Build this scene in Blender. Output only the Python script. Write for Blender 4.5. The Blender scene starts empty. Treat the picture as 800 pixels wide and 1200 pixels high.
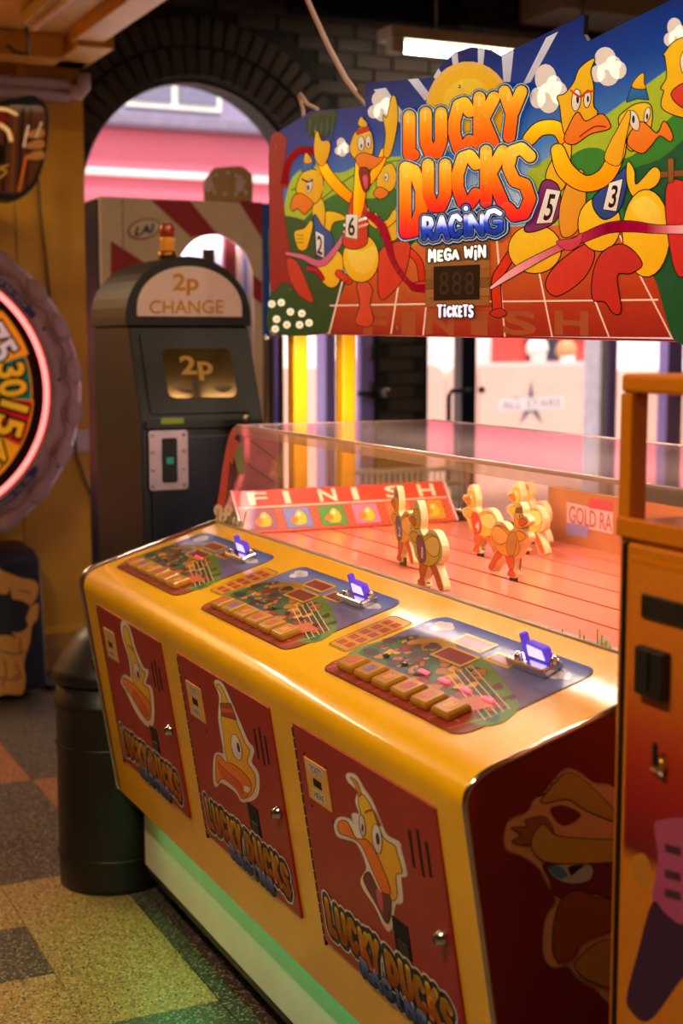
import bpy, bmesh, math, random
from mathutils import Vector, Matrix
from mathutils.geometry import tessellate_polygon
random.seed(7)
SC = bpy.context.scene
COL = SC.collection
# ------------------------------------------------------------------ camera
H = 1.65; FPX = 1667.0
PITCH = math.atan(201 / FPX); AZ = math.radians(25.45)
cd = bpy.data.cameras.new('camera'); cam = bpy.data.objects.new('camera', cd); COL.objects.link(cam)
cd.sensor_fit = 'VERTICAL'; cd.sensor_height = 36; cd.sensor_width = 24; cd.lens = 36 * FPX / 1200
cam.location = (0, 0, H); cam.rotation_euler = (math.pi / 2 - PITCH, 0, -AZ)
cd.dof.use_dof = True; cd.dof.focus_distance = 2.95; cd.dof.aperture_fstop = 3.0
cd.clip_start = 0.02
SC.camera = cam
SC.view_settings.view_transform = 'Standard'; SC.view_settings.look = 'None'
SC.view_settings.gamma = 1.0; SC.view_settings.use_curve_mapping = False
SC.view_settings.exposure = 0.0
# ------------------------------------------------------------------ world, sun, lamps
world = bpy.data.worlds.new('sky'); SC.world = world; world.use_nodes = True
wn = world.node_tree.nodes; wn.clear()
wo = wn.new('ShaderNodeOutputWorld'); wb = wn.new('ShaderNodeBackground')
wb.inputs[0].default_value = (0.95, 0.93, 1.0, 1); wb.inputs[1].default_value = 2.6
world.node_tree.links.new(wb.outputs[0], wo.inputs[0])
def lamp(name, kind, loc, power, col, rot=(0, 0, 0), sx=1, sy=None, angle=None):
    l = bpy.data.lights.new(name, kind); l.energy = power; l.color = col
    if kind == 'AREA':
        l.shape = 'RECTANGLE'; l.size = sx; l.size_y = sy or sx
    if angle: l.angle = angle
    o = bpy.data.objects.new(name, l); o.location = loc; o.rotation_euler = rot; COL.objects.link(o); return o
lamp('sun', 'SUN', (3, 2, 9), 5.0, (1, .93, .86), (math.radians(32), 0, math.radians(-12)), angle=.02)
WARM = (1.0, .74, .46)
CEIL_LAMPS = [(-0.5, 1.5, 3.3, 74, 0), (-0.15, 6.6, 2.86, 60, 1), (1.6, -0.7, 3.3, 60, 0), (2.65, 2.5, 3.3, 34, 1)]
for (x, y, z, p, tr) in CEIL_LAMPS:
    lamp('ceiling_tube_light', 'AREA', (x, y, z), p, WARM, (0, 0, tr * math.pi / 2), .14, 1.5)

# ------------------------------------------------------------------ photo pixel -> ray (used to measure flat prints on their real planes)
CF = Vector((math.sin(AZ), math.cos(AZ), 0)); CR = Vector((math.cos(AZ), -math.sin(AZ), 0)); CU = Vector((0, 0, 1))
FW = CF * math.cos(PITCH) - CU * math.sin(PITCH); UP = CU * math.cos(PITCH) + CF * math.sin(PITCH)
EYE = Vector((0, 0, H))
def ray(x, y): return FW * FPX + CR * (x - 400) + UP * (600 - y)
def onY(x, y, Y): d = ray(x, y); return EYE + d * (Y / d.y)
def onX(x, y, X): d = ray(x, y); return EYE + d * (X / d.x)
def onZ(x, y, Z): d = ray(x, y); return EYE + d * ((Z - H) / d.z)
class Plane:
    def __init__(s, p0, e1, e2):
        s.p = Vector(p0); s.a = Vector(e1).normalized(); s.b = Vector(e2).normalized(); s.n = s.a.cross(s.b)
    def at(s, x, y):
        r = ray(x, y); t = (s.p - EYE).dot(s.n) / r.dot(s.n); q = EYE + r * t - s.p
        return (q.dot(s.a), q.dot(s.b))
    def w(s, a, b, h=0): return s.p + s.a * a + s.b * b + s.n * h
# ------------------------------------------------------------------ colours and materials
def L1(c): c /= 255.0; return c / 12.92 if c <= .04045 else ((c + .055) / 1.055) ** 2.4
def C(r, g, b): return (L1(r), L1(g), L1(b))
MATS = {}
def mat(name, col, rough=.5, metal=0, var=.12, scale=14, bump=0, coat=0, emit=None, es=0, spec=.5, bscale=60):
    m = bpy.data.materials.new(name); m.use_nodes = True; nt = m.node_tree; p = nt.nodes['Principled BSDF']
    p.inputs['Roughness'].default_value = rough; p.inputs['Metallic'].default_value = metal
    p.inputs['Specular IOR Level'].default_value = spec
    p.inputs['Coat Weight'].default_value = coat; p.inputs['Coat Roughness'].default_value = .08
    tc = nt.nodes.new('ShaderNodeTexCoord'); nz = nt.nodes.new('ShaderNodeTexNoise')
    nz.inputs['Scale'].default_value = scale; nz.inputs['Detail'].default_value = 4
    nt.links.new(tc.outputs['Object'], nz.inputs['Vector'])
    rp = nt.nodes.new('ShaderNodeValToRGB')
    rp.color_ramp.elements[0].position = .3; rp.color_ramp.elements[1].position = .7
    rp.color_ramp.elements[0].color = (*[c * (1 - var) for c in col], 1); rp.color_ramp.elements[1].color = (*[min(1, c * (1 + var)) for c in col], 1)
    nt.links.new(nz.outputs['Fac'], rp.inputs[0]); nt.links.new(rp.outputs[0], p.inputs['Base Color'])
    if bump:
        n2 = nt.nodes.new('ShaderNodeTexNoise'); n2.inputs['Scale'].default_value = bscale
        b = nt.nodes.new('ShaderNodeBump'); b.inputs['Strength'].default_value = bump; b.inputs['Distance'].default_value = .004
        nt.links.new(tc.outputs['Object'], n2.inputs['Vector']); nt.links.new(n2.outputs['Fac'], b.inputs['Height']); nt.links.new(b.outputs[0], p.inputs['Normal'])
    if emit: p.inputs['Emission Color'].default_value = (*emit, 1); p.inputs['Emission Strength'].default_value = es
    MATS[name] = m; return m
def print_mat(name, rough=.3, coat=.5, es=0):
    m = bpy.data.materials.new(name); m.use_nodes = True; nt = m.node_tree; p = nt.nodes['Principled BSDF']
    at = nt.nodes.new('ShaderNodeAttribute'); at.attribute_name = 'Col'
    nz = nt.nodes.new('ShaderNodeTexNoise'); nz.inputs['Scale'].default_value = 45
    tc = nt.nodes.new('ShaderNodeTexCoord'); nt.links.new(tc.outputs['Object'], nz.inputs['Vector'])
    mr = nt.nodes.new('ShaderNodeMapRange'); mr.inputs[3].default_value = .88; mr.inputs[4].default_value = 1.08
    nt.links.new(nz.outputs['Fac'], mr.inputs[0])
    mx = nt.nodes.new('ShaderNodeVectorMath'); mx.operation = 'SCALE'
    nt.links.new(at.outputs['Color'], mx.inputs[0]); nt.links.new(mr.outputs[0], mx.inputs['Scale'])
    nt.links.new(mx.outputs[0], p.inputs['Base Color'])
    p.inputs['Roughness'].default_value = rough; p.inputs['Coat Weight'].default_value = coat; p.inputs['Coat Roughness'].default_value = .06
    if es: p.inputs['Specular IOR Level'].default_value = .12
    if es: nt.links.new(mx.outputs[0], p.inputs['Emission Color']); p.inputs['Emission Strength'].default_value = es
    return m
def glass_mat(name, tint=(1, 1, 1), ior=1.45, rough=.02, haze=0.0):
    m = bpy.data.materials.new(name); m.use_nodes = True; nt = m.node_tree; nt.nodes.clear()
    o = nt.nodes.new('ShaderNodeOutputMaterial'); t = nt.nodes.new('ShaderNodeBsdfTransparent'); t.inputs[0].default_value = (*tint, 1)
    g = nt.nodes.new('ShaderNodeBsdfGlossy'); g.inputs['Roughness'].default_value = rough
    ge = nt.nodes.new('ShaderNodeNewGeometry'); dt = nt.nodes.new('ShaderNodeVectorMath'); dt.operation = 'DOT_PRODUCT'
    nt.links.new(ge.outputs['Incoming'], dt.inputs[0]); nt.links.new(ge.outputs['Normal'], dt.inputs[1])
    ab = nt.nodes.new('ShaderNodeMath'); ab.operation = 'ABSOLUTE'; nt.links.new(dt.outputs['Value'], ab.inputs[0])
    om = nt.nodes.new('ShaderNodeMath'); om.operation = 'SUBTRACT'; om.inputs[0].default_value = 1; nt.links.new(ab.outputs[0], om.inputs[1])
    pw_ = nt.nodes.new('ShaderNodeMath'); pw_.operation = 'POWER'; pw_.inputs[1].default_value = 5; nt.links.new(om.outputs[0], pw_.inputs[0])
    f0 = ((ior - 1) / (ior + 1)) ** 2
    f = nt.nodes.new('ShaderNodeMath'); f.operation = 'MULTIPLY_ADD'; f.inputs[1].default_value = 1 - f0; f.inputs[2].default_value = f0; nt.links.new(pw_.outputs[0], f.inputs[0])
    tc = nt.nodes.new('ShaderNodeTexCoord'); nz = nt.nodes.new('ShaderNodeTexNoise'); nz.inputs['Scale'].default_value = 9
    nt.links.new(tc.outputs['Object'], nz.inputs['Vector'])
    df = nt.nodes.new('ShaderNodeBsdfDiffuse'); df.inputs[0].default_value = (.86, .62, .56, 1)
    mp = nt.nodes.new('ShaderNodeMapRange'); mp.inputs[3].default_value = haze * .4; mp.inputs[4].default_value = haze * 1.6
    nt.links.new(nz.outputs['Fac'], mp.inputs[0])
    m0 = nt.nodes.new('ShaderNodeMixShader'); nt.links.new(mp.outputs[0], m0.inputs[0]); nt.links.new(t.outputs[0], m0.inputs[1]); nt.links.new(df.outputs[0], m0.inputs[2])
    m1 = nt.nodes.new('ShaderNodeMixShader'); nt.links.new(f.outputs[0], m1.inputs[0]); nt.links.new(m0.outputs[0], m1.inputs[1]); nt.links.new(g.outputs[0], m1.inputs[2])
    nt.links.new(m1.outputs[0], o.inputs[0]); return m
def terrazzo(name, base, chipA, chipB):
    m = bpy.data.materials.new(name); m.use_nodes = True; nt = m.node_tree; p = nt.nodes['Principled BSDF']
    tc = nt.nodes.new('ShaderNodeTexCoord'); geo = nt.nodes.new('ShaderNodeNewGeometry')
    def chips(scale, thr, off):
        mp = nt.nodes.new('ShaderNodeMapping'); mp.inputs['Location'].default_value = off; nt.links.new(geo.outputs['Position'], mp.inputs[0])
        v = nt.nodes.new('ShaderNodeTexVoronoi'); v.inputs['Scale'].default_value = scale; nt.links.new(mp.outputs[0], v.inputs['Vector'])
        r = nt.nodes.new('ShaderNodeValToRGB'); r.color_ramp.interpolation = 'CONSTANT'
        r.color_ramp.elements[0].color = (1, 1, 1, 1); r.color_ramp.elements[1].position = thr; r.color_ramp.elements[1].color = (0, 0, 0, 1)
        nt.links.new(v.outputs['Distance'], r.inputs[0]); return r.outputs[0]
    nz = nt.nodes.new('ShaderNodeTexNoise'); nz.inputs['Scale'].default_value = 30; nt.links.new(geo.outputs['Position'], nz.inputs['Vector'])
    r0 = nt.nodes.new('ShaderNodeValToRGB'); r0.color_ramp.elements[0].color = (*[c * .65 for c in base], 1); r0.color_ramp.elements[1].color = (*[min(1, c * 1.35) for c in base], 1)
    nt.links.new(nz.outputs['Fac'], r0.inputs[0]); cur = r0.outputs[0]
    for sc, th, off, c in ((95, .30, (0, 0, 0), chipA), (110, .34, (3, 5, 1), chipB), (60, .22, (8, 2, 4), chipA), (56, .2, (1, 9, 7), tuple(x * .25 for x in chipB))):
        mx = nt.nodes.new('ShaderNodeMixRGB'); nt.links.new(chips(sc, th, off), mx.inputs[0]); nt.links.new(cur, mx.inputs[1]); mx.inputs[2].default_value = (*c, 1); cur = mx.outputs[0]
    nt.links.new(cur, p.inputs['Base Color']); p.inputs['Roughness'].default_value = .42
    return m
M_yel = mat('yellow_laminate', C(246, 184, 4), .32, spec=.35, coat=.6, var=.05, scale=6)
M_red = mat('red_door_paint', C(160, 22, 26), .4, coat=.1, var=.06, scale=20, bump=.04, bscale=300)
M_mar = mat('maroon_laminate', C(112, 20, 22), .45, var=.07)
M_chr = mat('chrome_trim', C(220, 214, 206), .16, 1, var=.05)
M_steel = mat('brushed_steel', C(190, 186, 182), .32, 1, var=.1, scale=60)
M_wht = mat('white_kick_board', C(236, 228, 212), .5, var=.05, scale=8)
M_blk = mat('black_plastic', C(20, 19, 19), .45, var=.2)
M_dark = mat('dark_recess', C(10, 9, 9), .7, var=.2)
M_pole = mat('yellow_pole_paint', C(240, 172, 8), .3, var=.05)
M_track = mat('pink_track_board', C(238, 128, 100), .28, coat=.5, var=.05, scale=10)
M_ply = mat('cream_plywood_edge', C(232, 205, 150), .5, var=.1, scale=40)
M_print = print_mat('printed_vinyl', .55, .25)
M_sign = print_mat('backlit_printed_acrylic', .5, .0, .42)
M_pic = print_mat('printed_card', .5, .1)
M_glass = glass_mat('clear_acrylic', (.985, .97, .965), 1.45, .015, .012)
M_top = glass_mat('dusty_clear_acrylic', (.97, .94, .93), 1.5, .05, .10)
M_navy = mat('dark_blue_steel', C(22, 25, 42), .42, var=.12, scale=30, bump=.05, bscale=200)
M_char = mat('charcoal_steel', C(25, 25, 29), .5, var=.12, scale=30, bump=.06, bscale=200)
M_bin = mat('brown_black_plastic', C(30, 25, 24), .42, var=.2, scale=12)
M_wally = mat('yellow_wall_paint', C(226, 164, 36), .55, var=.07, scale=5, bump=.05)
M_wood2 = mat('yellow_ceiling_paint', C(226, 170, 70), .5, var=.06, scale=5)
M_lil = mat('pinkish_white_plastic', C(224, 196, 196), .45, var=.06)
M_brick = mat('dark_brown_brick', C(66, 54, 46), .8, var=.35, scale=4, bump=.4)
M_mort = mat('dark_mortar', C(36, 30, 26), .9, var=.2, scale=20, bump=.3)
M_purp = mat('purple_frame_paint', C(150, 128, 205), .4, var=.06)
M_nvp = mat('navy_frame_paint', C(22, 24, 48), .4, var=.08)
M_beige = mat('beige_paint', C(196, 178, 150), .6, var=.08)
M_room = mat('dim_room_paint', C(110, 80, 52), .8, var=.15, scale=3)
M_orange = mat('orange_cabinet_paint', C(206, 116, 8), .35, var=.05, coat=.3)
# ------------------------------------------------------------------ mesh builder
W = {}
def wpos(o): return W.get(o.name, Vector((0, 0, 0))) if o else Vector((0, 0, 0))
def props(o, label=None, cat=None, group=None, kind=None):
    if label: o['label'] = label
    if cat: o['category'] = cat
    if group: o['group'] = group
    if kind: o['kind'] = kind
    return o
def empty(name, loc, label, cat, group=None):
    o = bpy.data.objects.new(name, None); COL.objects.link(o); o.location = loc; o.empty_display_size = .1
    W[o.name] = Vector(loc); return props(o, label, cat, group)
class MB:
    def __init__(s): s.v = []; s.f = []; s.sm = []
    def add(s, vs, fs, smooth=False):
        k = len(s.v); s.v += [Vector(v) for v in vs]
        for f in fs: s.f.append([i + k for i in f]); s.sm.append(smooth)
        return s
    def obox(s, c, ax, ay, az):
        c, ax, ay, az = map(Vector, (c, ax, ay, az))
        vs = [c + ax * i + ay * j + az * k for i in (-1, 1) for j in (-1, 1) for k in (-1, 1)]
        return s.add(vs, [(0, 1, 3, 2), (4, 6, 7, 5), (0, 4, 5, 1), (2, 3, 7, 6), (0, 2, 6, 4), (1, 5, 7, 3)])
    def box(s, x0, x1, y0, y1, z0, z1):
        return s.obox(((x0 + x1) / 2, (y0 + y1) / 2, (z0 + z1) / 2), ((x1 - x0) / 2, 0, 0), (0, (y1 - y0) / 2, 0), (0, 0, (z1 - z0) / 2))
    def prism(s, pts, ext):
        pts = [Vector(p) for p in pts]; ext = Vector(ext); n = len(pts)
        tri = tessellate_polygon([pts]); vs = pts + [p + ext for p in pts]
        fs = [tuple(t) for t in tri] + [tuple(i + n for i in reversed(t)) for t in tri]
        s.add(vs, fs); k = len(s.v) - 2 * n
        for i in range(n):
            j = (i + 1) % n; s.f.append([k + i, k + j, k + n + j, k + n + i]); s.sm.append(False)
        return s
    def tube(s, path, r, n=10, cap=True):
        path = [Vector(p) for p in path]; rings = []; up = Vector((0, 0, 1)); prev = None
        for i, p in enumerate(path):
            t = (path[min(i + 1, len(path) - 1)] - path[max(i - 1, 0)]).normalized()
            if prev is None:
                u = t.cross(up if abs(t.z) < .95 else Vector((1, 0, 0))).normalized()
            else: u = (prev - t * prev.dot(t)).normalized()
            prev = u; w = t.cross(u); rr = r[i] if isinstance(r, (list, tuple)) else r
            rings.append([p + (u * math.cos(2 * math.pi * k / n) + w * math.sin(2 * math.pi * k / n)) * rr for k in range(n)])
        vs = [v for g in rings for v in g]; fs = []
        for i in range(len(rings) - 1):
            for k in range(n): fs.append((i * n + k, i * n + (k + 1) % n, (i + 1) * n + (k + 1) % n, (i + 1) * n + k))
        s.add(vs, fs, True)
        if cap: 
            s.add(rings[0], [tuple(range(n - 1, -1, -1))]); s.add(rings[-1], [tuple(range(n))])
        return s
    def lathe(s, prof, c, n=24, ax=(1, 0, 0), ay=(0, 1, 0), az=(0, 0, 1), cap=True, smooth=True):
        c = Vector(c); ax, ay, az = Vector(ax), Vector(ay), Vector(az); vs = []
        for r, z in prof:
            for k in range(n):
                a = 2 * math.pi * k / n; vs.append(c + ax * (r * math.cos(a)) + ay * (r * math.sin(a)) + az * z)
        fs = []
        for i in range(len(prof) - 1):
            for k in range(n): fs.append((i * n + k, i * n + (k + 1) % n, (i + 1) * n + (k + 1) % n, (i + 1) * n + k))
        s.add(vs, fs, smooth)
        if cap:
            s.add(vs[:n], [tuple(range(n - 1, -1, -1))]); s.add(vs[-n:], [tuple(range(n))])
        return s
    def obj(s, name, m, parent=None, bevel=0, seg=2, merge=False):
        lo = Vector([min(v[i] for v in s.v) for i in range(3)]); hi = Vector([max(v[i] for v in s.v) for i in range(3)]); c = (lo + hi) / 2
        me = bpy.data.meshes.new(name); me.from_pydata([v - c for v in s.v], [], s.f)
        me.polygons.foreach_set('use_smooth', s.sm)
        b = bmesh.new(); b.from_mesh(me)
        bmesh.ops.remove_doubles(b, verts=b.verts, dist=1e-5)
        bmesh.ops.recalc_face_normals(b, faces=b.faces); b.to_mesh(me); b.free()
        me.materials.append(m); o = bpy.data.objects.new(name, me); COL.objects.link(o)
        o.location = c - wpos(parent); o.parent = parent; W[o.name] = c
        if bevel:
            md = o.modifiers.new('bevel', 'BEVEL'); md.width = bevel; md.segments = seg; md.limit_method = 'ANGLE'; md.angle_limit = .6
        return o
def dup(o, world_c, parent, rot=None):
    c = o.copy(); COL.objects.link(c); c.parent = parent; c.location = Vector(world_c) - wpos(parent); W[c.name] = Vector(world_c)
    if rot is not None: c.rotation_euler = rot
    return c
def struct(o): o['kind'] = 'structure'; return o
# ------------------------------------------------------------------ flat print builder
_tc = {}
def text_mesh(txt, off=0.0):
    k = (txt, off)
    if k in _tc: return _tc[k]
    cu = bpy.data.curves.new('t', 'FONT'); cu.body = txt; cu.offset = off; cu.fill_mode = 'FRONT'; cu.resolution_u = 3
    ob = bpy.data.objects.new('t', cu); COL.objects.link(ob)
    me = bpy.data.meshes.new_from_object(ob.evaluated_get(bpy.context.evaluated_depsgraph_get()))
    vs = [(v.co.x, v.co.y) for v in me.vertices]; fs = [tuple(p.vertices) for p in me.polygons]
    bpy.data.objects.remove(ob); bpy.data.curves.remove(cu); bpy.data.meshes.remove(me)
    _tc[k] = (vs, fs); return _tc[k]
def cat(pts, n=5, closed=True):
    out = []; N = len(pts)
    for i in range(N if closed else N - 1):
        g = lambda j: pts[j % N] if closed else pts[max(0, min(N - 1, j))]
        p0, p1, p2, p3 = g(i - 1), g(i), g(i + 1), g(i + 2)
        for k in range(n):
            t = k / n; o = []
            for d in (0, 1):
                a = 2 * p1[d]; b = p2[d] - p0[d]; c = 2 * p0[d] - 5 * p1[d] + 4 * p2[d] - p3[d]; e = -p0[d] + 3 * p1[d] - 3 * p2[d] + p3[d]
                o.append(.5 * (a + b * t + c * t * t + e * t ** 3))
            out.append(tuple(o))
    if not closed: out.append(tuple(pts[-1]))
    return out
def ell(x, y, rx, ry, n=18, rot=0):
    c, s = math.cos(rot), math.sin(rot)
    return [(x + rx * math.cos(2 * math.pi * i / n) * c - ry * math.sin(2 * math.pi * i / n) * s, y + rx * math.cos(2 * math.pi * i / n) * s + ry * math.sin(2 * math.pi * i / n) * c) for i in range(n)]
BLACK = C(24, 12, 10)
class Art:
    shade = False
    def __init__(s, plane, T=None, dz=.00014, base=.0004):
        s.P = plane; s.T = T or (lambda x, y: (x, y)); s.v = []; s.f = []; s.c = []; s.hs = []; s.h = base; s.dz = max(dz, .00005); s.pend = 0; s.box = []
    def _emit(s, pts, faces, col):
        k = len(s.v)
        for p in pts:
            s.v.append(s.T(*p)); s.c.append(col(*p) if callable(col) else col)
        s.f += [tuple(i + k for i in f) for f in faces]
    def _disc(s, x, y, r, col, n=12):
        s._emit([(x, y)] + ell(x, y, r, r, n), [(0, 1 + i, 1 + (i + 1) % n) for i in range(n)], col)
    def up(s):
        """everything drawn since the last call lies just above whatever it overlaps"""
        new = s.v[s.pend:]
        if not new: return
        b = (min(p[0] for p in new), max(p[0] for p in new), min(p[1] for p in new), max(p[1] for p in new))
        l = 1 + max([q[4] for q in s.box if q[0] < b[1] and b[0] < q[1] and q[2] < b[3] and b[2] < q[3]], default=-1)
        s.box.append((*b, l)); s.hs += [s.h + l * s.dz] * len(new); s.pend = len(s.v)
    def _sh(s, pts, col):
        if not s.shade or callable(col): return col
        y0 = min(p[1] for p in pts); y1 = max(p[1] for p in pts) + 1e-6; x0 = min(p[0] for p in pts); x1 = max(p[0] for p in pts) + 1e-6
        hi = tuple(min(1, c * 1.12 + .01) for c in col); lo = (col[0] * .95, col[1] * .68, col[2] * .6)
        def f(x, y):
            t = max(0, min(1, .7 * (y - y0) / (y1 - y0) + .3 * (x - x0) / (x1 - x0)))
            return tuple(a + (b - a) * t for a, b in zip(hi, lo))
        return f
    def _fill(s, pts, col):
        s._emit(pts, [tuple(t) for t in tessellate_polygon([[Vector((p[0], p[1], 0)) for p in pts]])], col)
    def _line(s, pts, w, col, closed=False):
        n = len(pts); ws = w if isinstance(w, (list, tuple)) else [w] * n
        for i in range(n if closed else n - 1):
            p, q = pts[i], pts[(i + 1) % n]; dx, dy = q[0] - p[0], q[1] - p[1]; l = math.hypot(dx, dy)
            if l < 1e-9: continue
            nx, ny = -dy / l, dx / l; w0, w1 = ws[i], ws[(i + 1) % n]
            s._emit([(p[0] + nx * w0, p[1] + ny * w0), (q[0] + nx * w1, q[1] + ny * w1), (q[0] - nx * w1, q[1] - ny * w1), (p[0] - nx * w0, p[1] - ny * w0)], [(0, 1, 2, 3)], col)
        for i, p in enumerate(pts): s._disc(p[0], p[1], ws[i], col)
    def poly(s, pts, col, out=0, oc=BLACK):
        if out: s._line(pts, out, oc, True); s.up()
        s._fill(pts, s._sh(pts, col)); s.up()
    def blob(s, pts, col, out=0, oc=BLACK, n=5): s.poly(cat(pts, n), col, out, oc)
    def stroke(s, pts, w, col, out=0, oc=BLACK, smooth=True):
        if smooth and len(pts) > 2:
            if isinstance(w, (list, tuple)): 
                q = cat([(p[0], ww) for p, ww in zip(pts, w)], 5, False); w = [x[1] for x in q]
            pts = cat(pts, 5, False)
        if out: s._line(pts, [x + out for x in w] if isinstance(w, (list, tuple)) else w + out, oc); s.up()
        s._line(pts, w, s._sh(pts, col)); s.up()
    def text(s, txt, quad, col, off=0, out=0, oc=BLACK):
        """quad: bl, br, tr, tl in draw space"""
        v0, _ = text_mesh(txt, 0); x0 = min(v[0] for v in v0); x1 = max(v[0] for v in v0); y0 = min(v[1] for v in v0); y1 = max(v[1] for v in v0)
        bl, br, tr, tl = quad
        def m(p):
            u = (p[0] - x0) / (x1 - x0); t = (p[1] - y0) / (y1 - y0)
            return tuple((bl[d] * (1 - u) + br[d] * u) * (1 - t) + (tl[d] * (1 - u) + tr[d] * u) * t for d in (0, 1))
        if out:
            v, f = text_mesh(txt, off + out); s._emit([m(p) for p in v], f, oc); s.up()
        v, f = text_mesh(txt, off); s._emit([m(p) for p in v], f, col); s.up()
    def daisy(s, x, y, r, asp=1):
        for k in range(8):
            a = k * math.pi / 4; s._emit(ell(x + math.cos(a) * r * .6, y + math.sin(a) * r * .6 * asp, r * .38, r * .38 * asp, 8), [tuple(range(8))], C(244, 236, 214))
        s.up(); s.poly(ell(x, y, r * .32, r * .32 * asp, 10), C(236, 180, 40))
    def cloud(s, x0, x1, y0, y1, col):
        w, h = x1 - x0, y1 - y0
        for cx, cy, r in ((.2, .7, .22), (.42, .3, .3), (.5, .7, .32), (.78, .6, .24), (.65, .45, .22)):
            s._emit(ell(x0 + cx * w, y0 + cy * h, r * w, r * h, 16), [tuple(range(16))], col)
        s.up()
    def build(s, name, m, parent):
        s.up(); s.v = [s.P.w(a, b, h) for (a, b), h in zip(s.v, s.hs)]
        lo = Vector([min(v[i] for v in s.v) for i in range(3)]); hi = Vector([max(v[i] for v in s.v) for i in range(3)]); c = (lo + hi) / 2
        me = bpy.data.meshes.new(name); me.from_pydata([v - c for v in s.v], [], s.f)
        a = me.color_attributes.new('Col', 'FLOAT_COLOR', 'POINT')
        a.data.foreach_set('color', [x for c_ in s.c for x in (*c_, 1)])
        me.materials.append(m); o = bpy.data.objects.new(name, me); COL.objects.link(o)
        o.location = c - wpos(parent); o.parent = parent; W[o.name] = c; return o
GLY = {
 'L': [[(.12, 1), (.12, .04), (.9, .04)]], 'U': [[(.05, 1), (.05, .3), (.3, .02), (.7, .02), (.95, .3), (.95, 1)]],
 'C': [[(.95, .82), (.65, 1), (.3, .95), (.05, .6), (.05, .35), (.3, .03), (.65, 0), (.95, .2)]],
 'K': [[(.08, 1), (.08, 0)], [(.95, 1), (.15, .45)], [(.3, .55), (.95, 0)]], 'Y': [[(.05, 1), (.45, .5)], [(.95, 1), (.45, .5), (.3, 0)]],
 'D': [[(.08, 0), (.08, 1), (.55, .95), (.92, .65), (.92, .35), (.55, .03), (.08, 0)]],
 'S': [[(.95, .88), (.6, 1), (.2, .95), (.05, .72), (.3, .52), (.75, .46), (.95, .25), (.7, .03), (.3, 0), (.02, .12)]],
 'R': [[(.08, 0), (.08, 1), (.7, .95), (.85, .72), (.65, .5), (.1, .48)], [(.4, .48), (.95, 0)]],
 'A': [[(.02, 0), (.5, 1), (.98, 0)], [(.25, .35), (.75, .35)]], 'I': [[(.5, .68), (.5, 0)], [(.5, 1), (.5, .99)]],
 'M': [[(.04, 0), (.1, 1), (.5, .35), (.9, 1), (.96, 0)]], 'W': [[(.04, 1), (.2, 0), (.5, .7), (.8, 0), (.96, 1)]], 'E': [[(.9, 1), (.1, 1), (.1, 0), (.9, 0)], [(.1, .5), (.75, .5)]], 'T': [[(.02, 1), (.98, 1)], [(.5, 1), (.5, 0)]],
 'N': [[(.06, 0), (.06, 1), (.94, 0), (.94, 1)]], 'G': [[(.92, .85), (.6, 1), (.25, .92), (.04, .55), (.2, .1), (.6, 0), (.95, .15), (.95, .48), (.6, .48)]],
}
def letters(art, items, hw, layers, fill):
    """items: (char, x0, x1, ytop, ybot, dy) in draw space; layers: (extra width, colour) from below; fill(t)->colour by height in letter"""
    strokes = []
    for ch, x0, x1, yt, yb in items:
        for pl in GLY[ch]:
            strokes.append(([(x0 + hw + (x1 - x0 - 2 * hw) * p[0], (yb + (hw if yb < yt else -hw)) + ((yt + (-hw if yb < yt else hw)) - (yb + (hw if yb < yt else -hw))) * p[1]) for p in pl], yt, yb))
    for ex, col in layers:
        for pts, yt, yb in strokes: art._line(pts, hw + ex, col)
        art.up()
    for pts, yt, yb in strokes:
        sub = []
        for i in range(len(pts) - 1):
            for k in range(8): sub.append((pts[i][0] + (pts[i + 1][0] - pts[i][0]) * k / 8, pts[i][1] + (pts[i + 1][1] - pts[i][1]) * k / 8))
        sub.append(pts[-1])
        art._line(sub, hw, lambda x, y, a=yt, b=yb: fill((y - b) / (a - b)))
        art.up()
def lerp(stops):
    def f(t):
        t = max(stops[0][0], min(stops[-1][0], t))
        for (t0, c0), (t1, c1) in zip(stops, stops[1:]):
            if t <= t1: 
                k = (t - t0) / (t1 - t0); return tuple(a + (b - a) * k for a, b in zip(c0, c1))
        return stops[-1][1]
    return f
LUCKY_FILL = lerp([(0, C(220, 44, 60)), (.22, C(240, 96, 40)), (.5, C(252, 160, 30)), (1, C(255, 214, 84))])
TOP_FILL = lerp([(0, C(240, 104, 40)), (.4, C(250, 146, 30)), (1, C(255, 206, 66))])
DOOR_FILL = lerp([(0, C(236, 96, 30)), (.5, C(250, 150, 26)), (1, C(255, 200, 50))])
BLUE_FILL = lerp([(0, C(40, 66, 160)), (.45, C(76, 104, 200)), (.6, C(214, 214, 240)), (1, C(240, 236, 244))])
YD, OR, RED, ORD = C(250, 196, 20), C(244, 128, 24), C(206, 36, 24), C(206, 84, 24)
WHT = C(246, 240, 228)
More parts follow.
